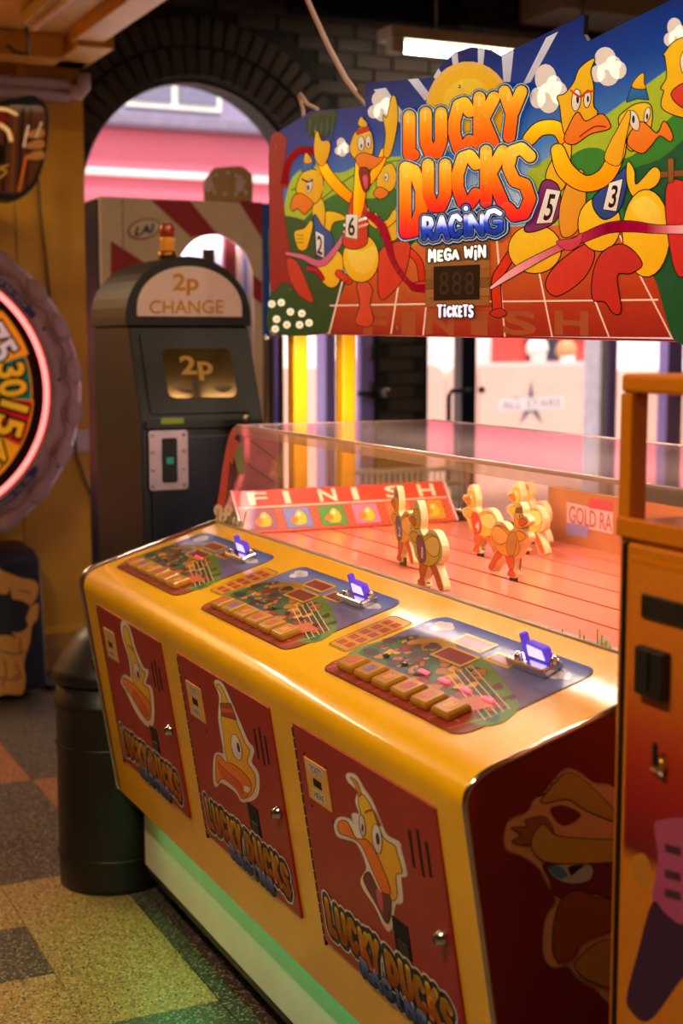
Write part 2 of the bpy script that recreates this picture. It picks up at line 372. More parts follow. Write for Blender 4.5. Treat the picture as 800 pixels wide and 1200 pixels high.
# ================================================================== SETTING
T = .3345; X0, Y0 = .853 - T * 4, 3.545 - T * 6
fb = MB(); fb.box(-4, 9.5, -4, 7.2, -.06, -.004)
M_grout = terrazzo('terrazzo_field', C(80, 70, 58), C(158, 146, 126), C(48, 42, 36))
floor = struct(fb.obj('floor', M_grout))
TG = terrazzo('grey_terrazzo_tile', C(80, 70, 58), C(158, 146, 126), C(48, 42, 36))
TT = terrazzo('tan_terrazzo_tile', C(176, 134, 78), C(206, 180, 128), C(104, 84, 56))
TO = terrazzo('orange_terrazzo_tile', C(160, 100, 56), C(190, 144, 98), C(92, 66, 46))
tile0 = {}
def tile(i, j, m):
    c = (X0 + (i + .5) * T, Y0 + (j + .5) * T, -.003)
    if m not in tile0:
        tile0[m] = MB().box(c[0] - T / 2 + .0012, c[0] + T / 2 - .0012, c[1] - T / 2 + .0012, c[1] + T / 2 - .0012, -.006, 0).obj('tile', m, floor)
    else: dup(tile0[m], c, floor)
TAN = {(4, 5), (4, 6), (4, 7), (3, 7), (3, 5), (2, 6), (2, 4)}; ORG = {(4, 11), (4, 12), (5, 10), (5, 9), (3, 9)}
for i in range(1, 9):
    for j in range(1, 17):
        if Y0 + j * T > 6.9: continue
        tile(i, j, TT if (i, j) in TAN else TO if (i, j) in ORG else TG)
struct(MB().box(-4, 9.5, -4, 7.4, 3.62, 3.75).obj('ceiling', M_room))
struct(MB().box(-4.15, -4, -4, 7.4, 0, 3.7).obj('wall_far_left', M_room))
struct(MB().box(9.5, 9.65, -4, 7.4, 0, 3.7).obj('wall_right', M_room))
struct(MB().box(-4.15, 9.65, -4.15, -4, 0, 3.7).obj('wall_front', M_room))
# yellow panelled wall on the left
wl = struct(MB().box(-4, 1.915, 7.0, 7.15, 0, 3.6).obj('wall_left', M_wally))
seam = onY(18, 260, 6.99).x
xr = 1.93; pw = .362
pn = None
for k in range(7):
    x1 = xr - 0.003 if k == 0 else seam - (k - 1) * pw - .003; x0 = (seam if k == 0 else seam - k * pw) + .003
    MB().box(x0, x1, 6.985, 7.0, .2, 2.9).obj('panel', M_wally, wl, .003)
struct(MB().box(-4, 1.94, 6.96, 6.99, 0, .19).obj('baseboard_left', mat('dark_yellow_skirting', C(186, 140, 60), .5)))
struct(MB().prism([(1.55, 6.955, .19), (1.94, 6.955, .19), (1.94, 6.985, .22), (1.55, 6.985, .22)], (0, .004, .006)).obj('trim_1', M_wally))
# low yellow soffit above the left wall
so = struct(MB().box(-4, 1.86, 3.5, 7.0, 3.04, 3.12).obj('soffit', M_wood2))
MB().box(1.74, 1.88, 3.5, 6.5, 2.985, 3.05).obj('edge_beam', M_wood2, so, .006)
MB().box(-4, 1.74, 6.62, 6.80, 2.93, 3.04).obj('cross_beam', M_wood2, so, .006)
MB().box(1.76, 1.93, 6.45, 6.98, 2.96, 3.2).obj('beam_block', M_wally, so, .006)
MB().box(-4, 1.915, 6.8, 7.0, 2.96, 3.04).obj('fascia', M_wood2, so, .004)
t = empty('cable_trunking', (0, 6.94, 2.86), 'pinkish white round cable trunking along top of yellow wall', 'trunking')
MB().tube([(-3.9, 6.95, 2.875), (1.85, 6.95, 2.875)], .028, 12).obj('pipe', M_lil, t)
MB().tube([(-3.9, 6.945, 2.82), (1.85, 6.945, 2.82)], .026, 12).obj('pipe', M_lil, t)
MB().tube([(1.85, 6.945, 2.845), (1.9, 6.945, 2.845), (1.92, 6.945, 2.87), (1.92, 6.945, 2.93)], .036, 12).obj('elbow', M_lil, t)
p = onY(62, 66, 6.97)
t = empty('junction_box', (p.x, 6.985, p.z - .04), 'small cream junction box on yellow wall under the trunking', 'junction box')
MB().box(p.x - .045, p.x + .045, 6.95, 6.985, p.z - .04, p.z + .035).obj('cover', M_beige, t, .008)
MB().lathe([(.006, 0), (.006, .004), (0.001, .005)], (p.x + .03, 6.95, p.z), 8, (1, 0, 0), (0, 0, 1), (0, -1, 0)).obj('screw', M_steel, t)
p = onY(23, 60, 6.97); q = onY(23, 104, 6.97)
props(MB().box(p.x - .022, p.x + .022, 6.962, 6.985, q.z, 3.04).obj('wall_conduit', M_wally, None, .004), 'yellow painted conduit running down wall behind dark wheel sign', 'conduit')
p = onY(24, 112, 6.97)
props(MB().box(p.x - .1, p.x + .1, 6.93, 6.985, 2.69, 2.785).obj('socket_box', M_lil, None, .008), 'pink-white socket box behind top of dark wheel sign', 'socket')
p = onY(100, 515, 6.97)
ob = empty('wall_socket', (p.x, 6.985, p.z), 'pale double socket on yellow wall between wheel and change machine', 'socket')
MB().box(p.x - .1, p.x + .02, 6.955, 6.985, p.z - .06, p.z + .05).obj('faceplate', M_lil, ob, .006)
MB().box(p.x - .07, p.x - .02, 6.951, 6.956, p.z - .03, p.z + .02).obj('rocker', M_lil, ob, .002)
lampo = empty('ceiling_fitting', (1.5, 5.4, 3.03), 'unlit slim batten fitting under the yellow soffit', 'lamp')
MB().box(1.45, 1.53, 4.9, 6.2, 2.97, 3.03).obj('body', M_beige, lampo, .008)
MB().tube([(1.49, 4.95, 2.955), (1.49, 6.15, 2.955)], .014, 10).obj('tube', M_lil, lampo)
MB().tube([(1.47, 6.2, 2.99), (1.5, 6.3, 2.94), (1.53, 6.42, 2.9), (1.5, 6.55, 2.93), (1.48, 6.66, 2.99)], .007, 8).obj('flex', M_blk, lampo)
# back brick wall with arch
YB = 7.15; BT = .28
def bx(px, py=450): return onY(px, py, YB).x
ac = onY(232, 234, YB); AR = .62; AX, AZc = ac.x, ac.z
wbk = empty('wall_back', (3.5, YB, 0), 'dark brown brick wall with a wide arch behind the sign', 'wall'); wbk['kind'] = 'structure'; del wbk['category']
xm0, xm1, xp0, xp1 = bx(380), bx(392), bx(443), bx(495)
XR3 = 6.3
arch = [(AX + AR * math.cos(a), AZc + AR * math.sin(a)) for a in [math.pi - math.pi * i / 32 for i in range(33)]]
pts = [(1.90, AZc), (1.90, 3.62), (xm1, 3.62), (xm1, AZc)] + list(reversed(arch))
MB().prism([(x, YB, z) for x, z in pts], (0, BT, 0)).obj('arch_masonry', M_mort, wbk)
MB().box(1.90, AX - AR, YB, YB + BT, 0, AZc).obj('jamb', M_mort, wbk)
MB().box(xm1 - .002, xp0, YB, YB + BT, 2.25, 3.62).obj('lintel', M_mort, wbk)
MB().box(xp0, xp1, YB, YB + BT, 0, 3.62).obj('pier', M_mort, wbk)
MB().box(xp1, XR3, YB, YB + BT, 2.35, 3.62).obj('lintel', M_mort, wbk)
MB().box(XR3, 9.6, YB, YB + BT, 0, 3.62).obj('masonry', M_mort, wbk)
bk = None; nb = 0
bl, bh = .215, .066
bricks_c = []
for r in range(60):
    z = .04 + r * .076
    if z > 3.58: break
    for k in range(22):
        x = 1.88 + k * .228 + (.114 if r % 2 else 0)
        if x < 1.93 + bl / 2: continue
        inarch = math.hypot(x - AX, max(0, z - AZc))
        zone_top = z > 2.42 and x < 5.0 and math.hypot(x - AX, z - AZc) > AR + .36 and z > AZc
        zone_top = zone_top and not (x > 3.4 and z < 2.7)
        if x > 4.15 and z < 3.0: zone_top = False
        zone_pier = False
        if zone_top or zone_pier: bricks_c.append((x, z))
for r in range(12):
    z = .98 + r * .076
    if r % 2: bricks_c += [(xp0 + .11, z), ]
    else: bricks_c += [(xp1 - .11, z), ]
for (x, z) in bricks_c[:300]:
    c = (x, YB - .004, z)
    if bk is None: bk = MB().box(x - bl / 2, x + bl / 2, YB - .012, YB + .004, z - bh / 2, z + bh / 2).obj('brick', M_brick, wbk, .004, 1)
    else:
        o = dup(bk, c, wbk)
# ring bricks of the arch
rk = None
for ring, rr in ((0, AR + .075), (1, AR + .23)):
    n = 30 if ring == 0 else 36
    for k in range(n):
        a = math.pi * (k + .5) / n
        c = Vector((AX + rr * math.cos(a), YB - .008, AZc + rr * math.sin(a)))
        if c.x < 1.94: continue
        if rk is None:
            rk = MB().box(c.x - .07, c.x + .07, YB - .02, YB + .004, c.z - .029, c.z + .029).obj('arch_brick', M_brick, wbk, .004, 1)
            rk.rotation_euler = (0, -a, 0)
        else: dup(rk, c, wbk, (0, -a, 0))
# arch frame edge, purple mullion, doors
fr = [(AX + (AR - .005) * math.cos(math.pi * i / 32), YB + .06, AZc + (AR - .005) * math.sin(math.pi * i / 32)) for i in range(33)]
MB().tube(fr, .022, 8).obj('arch_frame', mat('dark_brown_frame', C(58, 40, 34), .5), wbk)
w1 = empty('window_1', (AX, YB + .1, 0), 'arched window in brick wall', 'window'); w1['kind'] = 'structure'; del w1['category']
gp = [(AX - AR, AZc - 1.2), (AX + AR, AZc - 1.2)] + [(AX + AR * math.cos(math.pi * i / 24), AZc + AR * math.sin(math.pi * i / 24)) for i in range(25)]
M_win = glass_mat('window_glass', (.97, .96, .97), 1.18, .03, .01)
MB().prism([(x, YB + .1, z) for x, z in gp], (0, .006, 0)).obj('pane', M_win, w1)
MB().box(AX - AR, AX + AR, YB + .08, YB + .13, AZc - 1.25, AZc - 1.2).obj('sill', M_purp, w1)
d1 = empty('door_1', (xm1, YB, 0), 'purple framed glass door left of the black brick pier', 'door'); d1['kind'] = 'structure'; del d1['category']
MB().box(xm0, xm1, YB - .02, YB + .12, 0, AZc).obj('mullion', M_purp, d1, .006)
a0, a1 = bx(424), bx(440)
MB().box(a0, a1, YB + .02, YB + .08, 0, 2.25).obj('stile', M_purp, d1, .006)
MB().box(a1, xp0, YB, YB + .1, 0, 2.25).obj('jamb_post', M_dark, d1, .004)
hz = onY(430, 461, YB - .06).z
MB().tube([(bx(413), YB - .07, hz), (bx(436), YB - .07, hz)], .016, 10).obj('push_bar', M_blk, d1)
MB().lathe([(.012, 0), (.028, .01), (.03, .025), (.018, .04)], (bx(449.5), YB - .01, hz), 14, (1, 0, 0), (0, 0, 1), (0, -1, 0)).obj('knob', M_chr, d1)
for kz in (.18, -.04): MB().box(bx(433), bx(438), YB, YB + .02, hz + kz, hz + kz + .1).obj('hinge', M_steel, d1, .003)
MB().box(xm1, xp0, YB + .06, YB + .066, .06, 2.2).obj('pane', M_win, d1)
d2 = empty('door_2', (xp1, YB, 0), 'glazed doors right of the black brick pier', 'door'); d2['kind'] = 'structure'; del d2['category']
n0, n1 = bx(541), bx(558)
MB().box(n0, n1, YB, YB + .1, 0, 2.35).obj('post', M_nvp, d2, .006)
MB().box(xp1, xp1 + .035, YB, YB + .1, 0, 2.35).obj('stile', M_nvp, d2, .004)
MB().box(bx(713), bx(723), YB, YB + .1, 0, 2.35).obj('stile', M_purp, d2, .006)
MB().box(bx(706), bx(713), YB + .02, YB + .2, 0, 2.35).obj('jamb_post', mat('white_brick_jamb', C(220, 214, 222), .7), d2, .004)
MB().box(bx(782), bx(800), YB, YB + .1, 0, 2.35).obj('stile', M_purp, d2, .006)
hz = onY(520, 458, YB - .06).z
MB().tube([(n0 + .02, YB - .0, hz), (n0 + .01, YB - .07, hz), (bx(522), YB - .07, hz), (bx(519), YB - .07, hz - .03), (bx(519), YB - .07, hz - .55), (bx(519), YB - .0, hz - .57)], .014, 10).obj('handle', M_blk, d2)
MB().lathe([(.01, 0), (.022, .01), (.022, .03), (.012, .035)], (bx(561), YB - .01, hz), 12, (1, 0, 0), (0, 0, 1), (0, -1, 0)).obj('knob', M_chr, d2)
MB().box(xp1 + .035, n0, YB + .05, YB + .056, .05, 2.3).obj('pane', M_win, d2)
MB().box(n1, bx(706), YB + .05, YB + .056, .05, 2.3).obj('pane', M_win, d2)
props(MB().box(bx(338), bx(531), YB - .05, YB - .014, onY(530, 38, YB).z, 3.61).obj('wall_board', M_dark, None, .004), 'black board fixed high on the brick wall', 'board')
props(MB().box(bx(600), 7.6, YB - .45, YB - .02, 3.44, 3.61).obj('ceiling_beam', M_beige, None, .01), 'beige beam under the ceiling above the fluorescent lamp', 'beam')
rk_ = empty('wire_rack', (onY(480, 560, 6.7).x, 6.7, 0), 'low white wire rack standing by the glass doors behind the dome', 'rack')
rx0, rx1 = onY(415, 560, 6.7).x, onY(548, 560, 6.7).x
for z in (.1, .4, .6, .7, .8, .88, .96): MB().tube([(rx0, 6.7, z), (rx1, 6.7, z)], .012, 8).obj('rail', M_wht, rk_)
for k in range(21):
    x = rx0 + (rx1 - rx0) * k / 20; MB().tube([(x, 6.7, 0), (x, 6.7, .96)], .007, 8).obj('upright', M_wht, rk_)
# visible fluorescent lamp
fl = empty('fluorescent_lamp', (3.9, 6.6, 3.2), 'lit white fluorescent lamp hanging in front of brick wall', 'lamp')
fa = onY(450, 45, 6.6); xa = fa.x; za = fa.z
MB().box(xa, xa + 1.5, 6.52, 6.68, za - .01, za + .055).obj('body', M_beige, fl, .008)
M_tube = mat('lit_tube', C(255, 240, 220), .4, emit=(1, .88, .7), es=26)
MB().tube([(xa + .09, 6.56, za - .045), (xa + 1.45, 6.56, za - .045)], .026, 12).obj('tube', M_tube, fl)
MB().box(xa + .01, xa + .085, 6.53, 6.6, za - .075, za - .01).obj('end_cap', M_beige, fl, .004)
for k in (.3, 1.2): MB().tube([(xa + k, 6.6, za + .055), (xa + k, 6.6, 3.62)], .006, 8).obj('hanger', M_steel, fl)
for i, (x, y, z, p_, tr) in enumerate(CEIL_LAMPS):
    nm = ['over the floor in front of the duck game', 'under the soffit left of the prize wheel', 'over the yellow vending cabinet', 'above the header sign of the duck game']
    o = empty('batten_lamp', (x, y, z), 'ceiling batten lamp with white housing ' + nm[i], 'lamp', 'ceiling batten lamps')
    hx, hy = (.8, .09) if tr else (.09, .8)
    MB().box(x - hx, x + hx, y - hy, y + hy, z + .012, z + .07).obj('housing', M_beige, o, .008)
    for q in (-.6, .6):
        qx, qy = (q, 0) if tr else (0, q)
        MB().tube([(x + qx, y + qy, z + .07), (x + qx, y + qy, 3.62 if z > 3.1 else 3.04)], .008, 8).obj('hanger', M_steel, o)
# ================================================================== OUTSIDE
M_pink = mat('coral_pink_board', C(252, 200, 180), .6, var=.05, scale=3)
M_pinkw = mat('pink_fascia_paint', C(200, 96, 112), .6, var=.05, scale=2)
struct(MB().box(-6, 22, YB + BT, 26, -.1, -.01).obj('ground', mat('pale_paving', C(226, 214, 204), .8, var=.08, scale=2)))
def barrier(px0, px1, py, Y, label, round_top):
    x0, x1 = onY(px0, py, Y).x, onY(px1, py, Y).x; z = onY((px0 + px1) / 2, py, Y).z
    o = empty('street_barrier', ((x0 + x1) / 2, Y, 0), label, 'barrier', 'coral barriers outside')
    if round_top:
        r = .12; out = [(x0, .04), (x1, .04), (x1, z - r)] + [(x1 - r + r * math.cos(a), z - r + r * math.sin(a)) for a in (.5, 1.0, 1.57)] + [(x0 + r + r * math.cos(a), z - r + r * math.sin(a)) for a in (1.57, 2.1, 2.6)] + [(x0, z - r)]
    else: out = [(x0, .04), (x1, .04), (x1, z), (x0, z)]
    MB().prism([(x, Y, q) for x, q in out], (0, .06, 0)).obj('board', M_pink, o, .01)
    for x in (x0 + .15, x1 - .15): MB().box(x - .04, x + .04, Y - .1, Y + .2, -.01, .06).obj('foot', M_steel, o, .01)
    return o, x0, x1, z
barrier(318, 383, 430, 9.4, 'coral barrier board nearest the change machine outside', False)
barrier(386, 426, 418, 9.2, 'coral barrier board seen beside purple door frame', True)
barrier(492, 522, 427, 9.4, 'narrow round topped coral barrier left of navy post', True)
barrier(523, 560, 427, 9.4, 'round topped coral barrier behind the navy post', True)
o, x0, x1, z = barrier(562, 716, 427, 9.4, 'coral barrier banner with a dark star and white lettering', False)
PB = Plane((0, 9.4, 0), (1, 0, 0), (0, 0, 1)); A = Art(PB, lambda x, y: PB.at(540 + x * .2375, 380 + y * .2375), .0006, .001)
st = []
for k in range(10):
    a = -math.pi / 2 + k * math.pi / 5; r = 125 if k % 2 == 0 else 36
    st.append((345 + r * math.cos(a) * .8, 395 + r * math.sin(a)))
A.poly([(80, 190), (700, 180), (700, 205), (80, 212)], C(255, 226, 214))
A.poly(st, C(120, 110, 116)); A.poly([(185, 370), (505, 352), (505, 415), (185, 432)], C(236, 226, 222))
A.text('ALL STARS', [(200, 420), (490, 404), (490, 366), (200, 382)], C(190, 150, 150), .02)
A.build('print', M_pic, o)
barrier(724, 810, 432, 9.4, 'coral barrier board right of the star banner', False)
# pink shop fascia and pale building across the street
aw = empty('shop_building', (7, 13, 0), 'pale building across the street with pink fascia and windows', 'building')
z0, z1, z2 = onY(160, 240, 13).z, onY(160, 150, 13).z, onY(160, 205, 13).z
MB().box(-2, 20, 13, 13.3, z0 - 1.2, z1).obj('fascia', M_pinkw, aw, .02)
MB().box(-2, 20, 12.93, 13, z2 - .02, z2 + .04).obj('light_strip', mat('white_strip', C(255, 226, 220), .4), aw, .01)
MB().box(-2, 20, 12.8, 13.3, z1, z1 + .12).obj('cornice', mat('grey_cornice', C(120, 110, 130), .6), aw, .02)
M_pale = mat('pale_render', C(140, 130, 152), .7, var=.05, scale=2)
MB().box(-2, 20, 13.1, 13.4, z1 + .12, z1 + 3).obj('wall', M_pale, aw)
M_wp = mat('grey_window_pane', C(110, 106, 126), .15, var=.1)
for k in range(16):
    x = -1 + k * 1.25
    w = MB().box(x, x + .95, 13.06, 13.1, z1 + .2, z1 + 1.5).obj('window', M_wht, aw, .01)
    for s in (0, 1): MB().box(x + .06 + s * .45, x + .45 + s * .45, 13.04, 13.06, z1 + .26, z1 + 1.44).obj('pane', M_wp, w)
MB().box(-2, 20, 13.0, 13.3, 0, z0 - 1.2).obj('shop_front', mat('bright_shop_front', C(236, 222, 214), .6, var=.1, scale=2), aw)
def person(x, y, shirt, hair, label, h=1.62):
    o = empty('person', (x, y, 0), label, 'person', 'people across the street')
    J = {'pel': (0, 0, .92), 'chest': (0, 0, 1.25), 'neck': (0, 0, 1.42), 'ls': (.17, 0, 1.36), 'rs': (-.17, 0, 1.36), 'le': (.23, .02, 1.1), 're': (-.23, .02, 1.1), 'lw': (.22, -.1, .88), 'rw': (-.22, -.1, .88),
         'lh': (.09, 0, .86), 'rh': (-.09, 0, .86), 'lk': (.1, -.02, .48), 'rk': (-.1, -.02, .48), 'la': (.1, .02, .07), 'ra': (-.1, .02, .07), 'lt': (.1, -.14, .03), 'rt': (-.1, -.14, .03), 'h0': (0, -.01, 1.5), 'h1': (0, -.01, 1.6)}
    R = dict(pel=.14, chest=.14, neck=.05, ls=.06, rs=.06, le=.045, re=.045, lw=.03, rw=.03, lh=.09, rh=.09, lk=.06, rk=.06, la=.04, ra=.04, lt=.035, rt=.035, h0=.08, h1=.085)
    E_ = [('pel', 'chest'), ('chest', 'neck'), ('chest', 'ls'), ('chest', 'rs'), ('ls', 'le'), ('rs', 're'), ('le', 'lw'), ('re', 'rw'), ('pel', 'lh'), ('pel', 'rh'), ('lh', 'lk'), ('rh', 'rk'), ('lk', 'la'), ('rk', 'ra'), ('la', 'lt'), ('ra', 'rt'), ('neck', 'h0'), ('h0', 'h1')]
    ks = list(J); me = bpy.data.meshes.new('body'); s = h / 1.69
    me.from_pydata([Vector(J[k]) * s for k in ks], [(ks.index(a), ks.index(b)) for a, b in E_], [])
    ob = bpy.data.objects.new('body', me); COL.objects.link(ob); ob.parent = o; W[ob.name] = Vector((x, y, 0))
    md = ob.modifiers.new('skin', 'SKIN')
    for i, k in enumerate(ks): me.skin_vertices[0].data[i].radius = (R[k] * s, R[k] * s)
    me.skin_vertices[0].data[0].use_root = True
    md2 = ob.modifiers.new('sub', 'SUBSURF'); md2.levels = 1; md2.render_levels = 1; me.materials.append(shirt)
    MB().lathe([(.085, -.03), (.1, .02), (.09, .08), (.05, .115), (.005, .125)], (x, y + .012, 1.58 * s), 14).obj('hair', hair, o)
M_sk = mat('light_clothing', C(236, 208, 196), .7); M_hb = mat('fair_hair', C(190, 140, 90), .7); M_hg = mat('pale_hat', C(240, 224, 214), .7)
p = onY(630, 405, 11); person(p.x, 11, M_sk, M_hg, 'person in pale clothing and pale hat standing behind star banner', 1.66)
p = onY(664, 405, 11.3); person(p.x, 11.3, mat('cream_shirt', C(244, 232, 220), .7), M_hb, 'person with fair hair standing behind right side of star banner', 1.64)
rv = empty('red_kiosk', (8, 12.2, 0), 'red and dark kiosk standing behind star banner outside', 'kiosk')
xa_, xb_ = onY(611, 400, 12.2).x, onY(706, 400, 12.2).x
MB().box(xa_, xb_, 12.2, 12.8, 0, 1.72).obj('body', mat('kiosk_red', C(214, 62, 50), .5), rv, .02)
MB().box(xa_ + .05, xa_ + .5, 12.17, 12.2, 1.45, 1.66).obj('opening', M_navy, rv)
MB().box(xa_, xb_, 12.1, 12.3, 1.68, 1.78).obj('canopy', mat('kiosk_green', C(150, 170, 60), .5), rv, .02)
# ================================================================== DUCK RACING MACHINE
NY, FY = 1.775, 3.945      # near and far ends
MX = 1.86
mach = empty('duck_racing_machine', (MX, (NY + FY) / 2, 0), 'long yellow duck racing game with glass dome and three red doors', 'arcade game')
FRONT = Plane((1.056, 0, .945), (0, -1, 0), (1.056 - 1.15, 0, .945 - .339))
DECK = Plane((1.085, 0, 1.003), (0, -1, 0), (.374, 0, .112))
ENDP = Plane((0, NY, 0), (1, 0, 0), (0, 0, 1))
# half profile: from lower front corner up round the nose to the glass
prof = [(1.226, .335), (1.163, .335), (1.152, .345), (1.1498, .36)]
prof += [(1.056, .945)]
# nose arc between front plane top and deck start
nose = []
A0 = Vector((1.056, .945)); A1 = Vector((1.115, 1.012)); ctl = Vector((1.0445, .993))
for i in range(1, 9):
    t_ = i / 8; q = A0 * (1 - t_) ** 2 + ctl * 2 * t_ * (1 - t_) + A1 * t_ ** 2; nose.append((q.x, q.y))
prof += nose + [(1.459, 1.115), (1.459, 1.075)]
full = prof + [(2 * MX - x, z) for x, z in reversed(prof)]
# carcass
MB().prism([(x + (.012 if x < MX else -.012), NY + .02, z - .012) for x, z in full], (0, FY - NY - .04, 0)).obj('carcass', M_mar, mach)
def sheet(profile, y0, y1, th, name, m):
    b = MB(); n = len(profile); vs = []
    for x, z in profile: vs += [(x, y0, z), (x, y1, z)]
    fs = [(2 * i, 2 * i + 1, 2 * i + 3, 2 * i + 2) for i in range(n - 1)]
    b.add(vs, fs, True); o = b.obj(name, m, mach)
    md = o.modifiers.new('solid', 'SOLIDIFY'); md.thickness = th; md.offset = 0
    for p_ in o.data.polygons: p_.use_smooth = True
    md2 = o.modifiers.new('es', 'EDGE_SPLIT'); md2.split_angle = .5
    return o
sheet(prof[1:-1], NY + .014, FY - .03, .004, 'yellow_shell', M_yel)
sheet([(2 * MX - x, z) for x, z in prof[1:-1]], NY + .014, FY - .03, .004, 'yellow_shell', M_yel)
def offs(pr, d):
    return [(x + d * (1 if x > MX else -1) * .6, z + d * .6) for x, z in pr]
endprof = offs(full, .004)
MB().prism([(x, FY - .028, z) for x, z in endprof], (0, .02, 0)).obj('end_panel', M_mar, mach)
MB().prism([(x, NY, z) for x, z in endprof], (0, .014, 0)).obj('end_panel', M_mar, mach)
half = offs(prof[1:-1], .006)
for yy in (FY - .006, NY + .004):
    MB().tube([(x, yy, z) for x, z in half], .0055, 8).obj('edge_trim', M_chr, mach)
    MB().tube([(2 * MX - x, yy, z) for x, z in half], .0055, 8).obj('edge_trim', M_chr, mach)
# kickboard and plinth
MB().box(1.226, 1.244, NY + .03, FY - .004, .10, .336).obj('kickboard', M_wht, mach, .003)
MB().box(1.224, 2 * MX - 1.244, FY - .012, FY - .0045, .10, .336).obj('kick_end', M_mar, mach, .002)
MB().box(1.2255, 2 * MX - 1.2255, NY + .035, FY - .03, .085, .1).obj('base_rail', M_blk, mach)
MB().box(1.29, 2 * MX - 1.29, NY + .08, FY - .06, 0, .09).obj('plinth', M_dark, mach)
M_grn = mat('green_led_strip', C(60, 255, 150), .4, emit=(.06, 1, .42), es=2.5)
MB().box(1.185, 1.197, NY + .3, FY - .05, .326, .333).obj('green_led_strip', M_grn, mach)
o = lamp('green_under_glow', 'AREA', Vector((1.19, 2.85, .322)) - W[mach.name], 4.2, (.05, 1, .3), (0, math.radians(50), 0), .02, 1.9); o.parent = mach
# --------------------------------------------------- the three doors
def dlocal(Yleft): return lambda u, v: (-(Yleft) + u, -.018 - v)      # u right, v down (m)
M_screw = M_steel
def head_art(i, A):
    if i == 0:
        f = lambda x, y: FRONT.at(90 + x * .3375, 690 + y * .3375)
        A.T = f
        o = [(165, 112), (186, 132), (207, 205), (235, 272), (252, 284), (243, 328), (266, 350), (271, 458), (250, 470), (215, 425), (180, 352), (163, 322), (172, 300), (196, 308), (190, 240), (166, 158)]
        A.blob(o, WHT, 4, WHT); A.blob([(170, 128), (184, 140), (203, 210), (230, 276), (243, 290), (236, 328), (258, 352), (262, 440), (240, 400), (205, 330), (196, 250), (172, 165)], YD, 2)
        A.blob([(170, 308), (192, 320), (225, 352), (262, 400), (258, 452), (240, 440), (200, 375), (172, 330)], OR, 2)
        A.blob([(205, 350), (240, 400), (255, 440), (236, 430), (205, 380)], C(226, 92, 20), 1)
        A.poly(ell(216, 285, 9, 30, 16, -.2), C(224, 214, 226), 1.6); A.poly(ell(220, 296, 4, 13, 10, -.2), BLACK)
        A.stroke([(188, 195), (206, 215)], 3, ORD)
    elif i == 1:
        A.T = lambda x, y: FRONT.at(90 + x * .3375, 690 + y * .3375)
        o = [(488, 322), (510, 326), (540, 388), (570, 458), (600, 528), (620, 556), (612, 600), (636, 642), (632, 715), (585, 735), (560, 700), (510, 668), (490, 682), (484, 640), (490, 572), (520, 570), (508, 490), (502, 440), (505, 372)]
        A.blob(o, WHT, 4, WHT); A.blob([(493, 334), (508, 336), (534, 395), (562, 462), (590, 530), (608, 560), (600, 600), (626, 645), (622, 700), (590, 720), (560, 640), (530, 590), (516, 490), (510, 440), (512, 370)], YD, 2)
        A.poly([(507, 396), (542, 396), (562, 452), (512, 438)], C(176, 60, 30), 2); A.poly([(510, 410), (550, 418), (554, 430), (511, 424)], C(226, 110, 40))
        A.blob([(492, 584), (506, 578), (525, 600), (552, 608), (600, 650), (614, 690), (586, 726), (560, 690), (515, 655), (494, 668)], OR, 2)
        A.blob([(498, 600), (530, 632), (575, 672), (585, 712), (560, 680), (515, 645)], C(222, 88, 20), 1)
        A.poly(ell(563, 548, 16, 46, 18, -.22), C(238, 232, 238), 2); A.poly(ell(570, 548, 5, 18, 12, -.2), BLACK)
        A.poly([(590, 680), (612, 690), (606, 706), (590, 700)], WHT)
    else:
        A.T = lambda x, y: FRONT.at(330 + x / 3.2417, 830 + y / 3.2417)
        o = [(260, 248), (290, 254), (318, 300), (350, 348), (380, 420), (408, 480), (455, 508), (462, 540), (478, 600), (482, 632), (460, 640), (466, 730), (438, 742), (424, 832), (404, 826), (370, 752), (314, 660), (336, 600), (300, 512), (258, 492), (224, 480), (213, 440), (230, 414), (265, 420), (288, 440), (280, 400), (308, 400), (294, 350), (300, 310), (264, 272)]
        A.blob(o, WHT, 5, WHT); A.blob([(310, 320), (345, 360), (372, 430), (398, 490), (440, 520), (448, 548), (464, 600), (466, 622), (444, 630), (448, 710), (425, 720), (400, 640), (350, 560), (318, 480), (318, 420), (304, 360)], YD, 3)
        A.blob([(272, 258), (296, 275), (312, 318), (304, 330), (290, 290)], C(226, 150, 30), 2)
        A.blob([(224, 440), (238, 424), (262, 432), (292, 490), (338, 500), (384, 580), (424, 690), (400, 700), (356, 610), (312, 512), (262, 482), (232, 470)], OR, 3)
        A.blob([(324, 650), (344, 620), (380, 690), (424, 716), (414, 812), (372, 740)], C(96, 16, 20), 3)
        A.blob([(372, 680), (392, 700), (396, 770), (376, 730)], C(214, 70, 110))
        A.poly(ell(374, 492, 17, 56, 18, -.12), C(240, 234, 240), 3); A.poly(ell(377, 492, 7, 24, 12, -.12), BLACK)
        A.poly(ell(318, 442, 10, 40, 16, -.12), C(230, 224, 234), 3); A.poly(ell(319, 450, 4, 16, 10), BLACK)
        A.stroke([(330, 390), (360, 385), (385, 440)], 4, ORD)
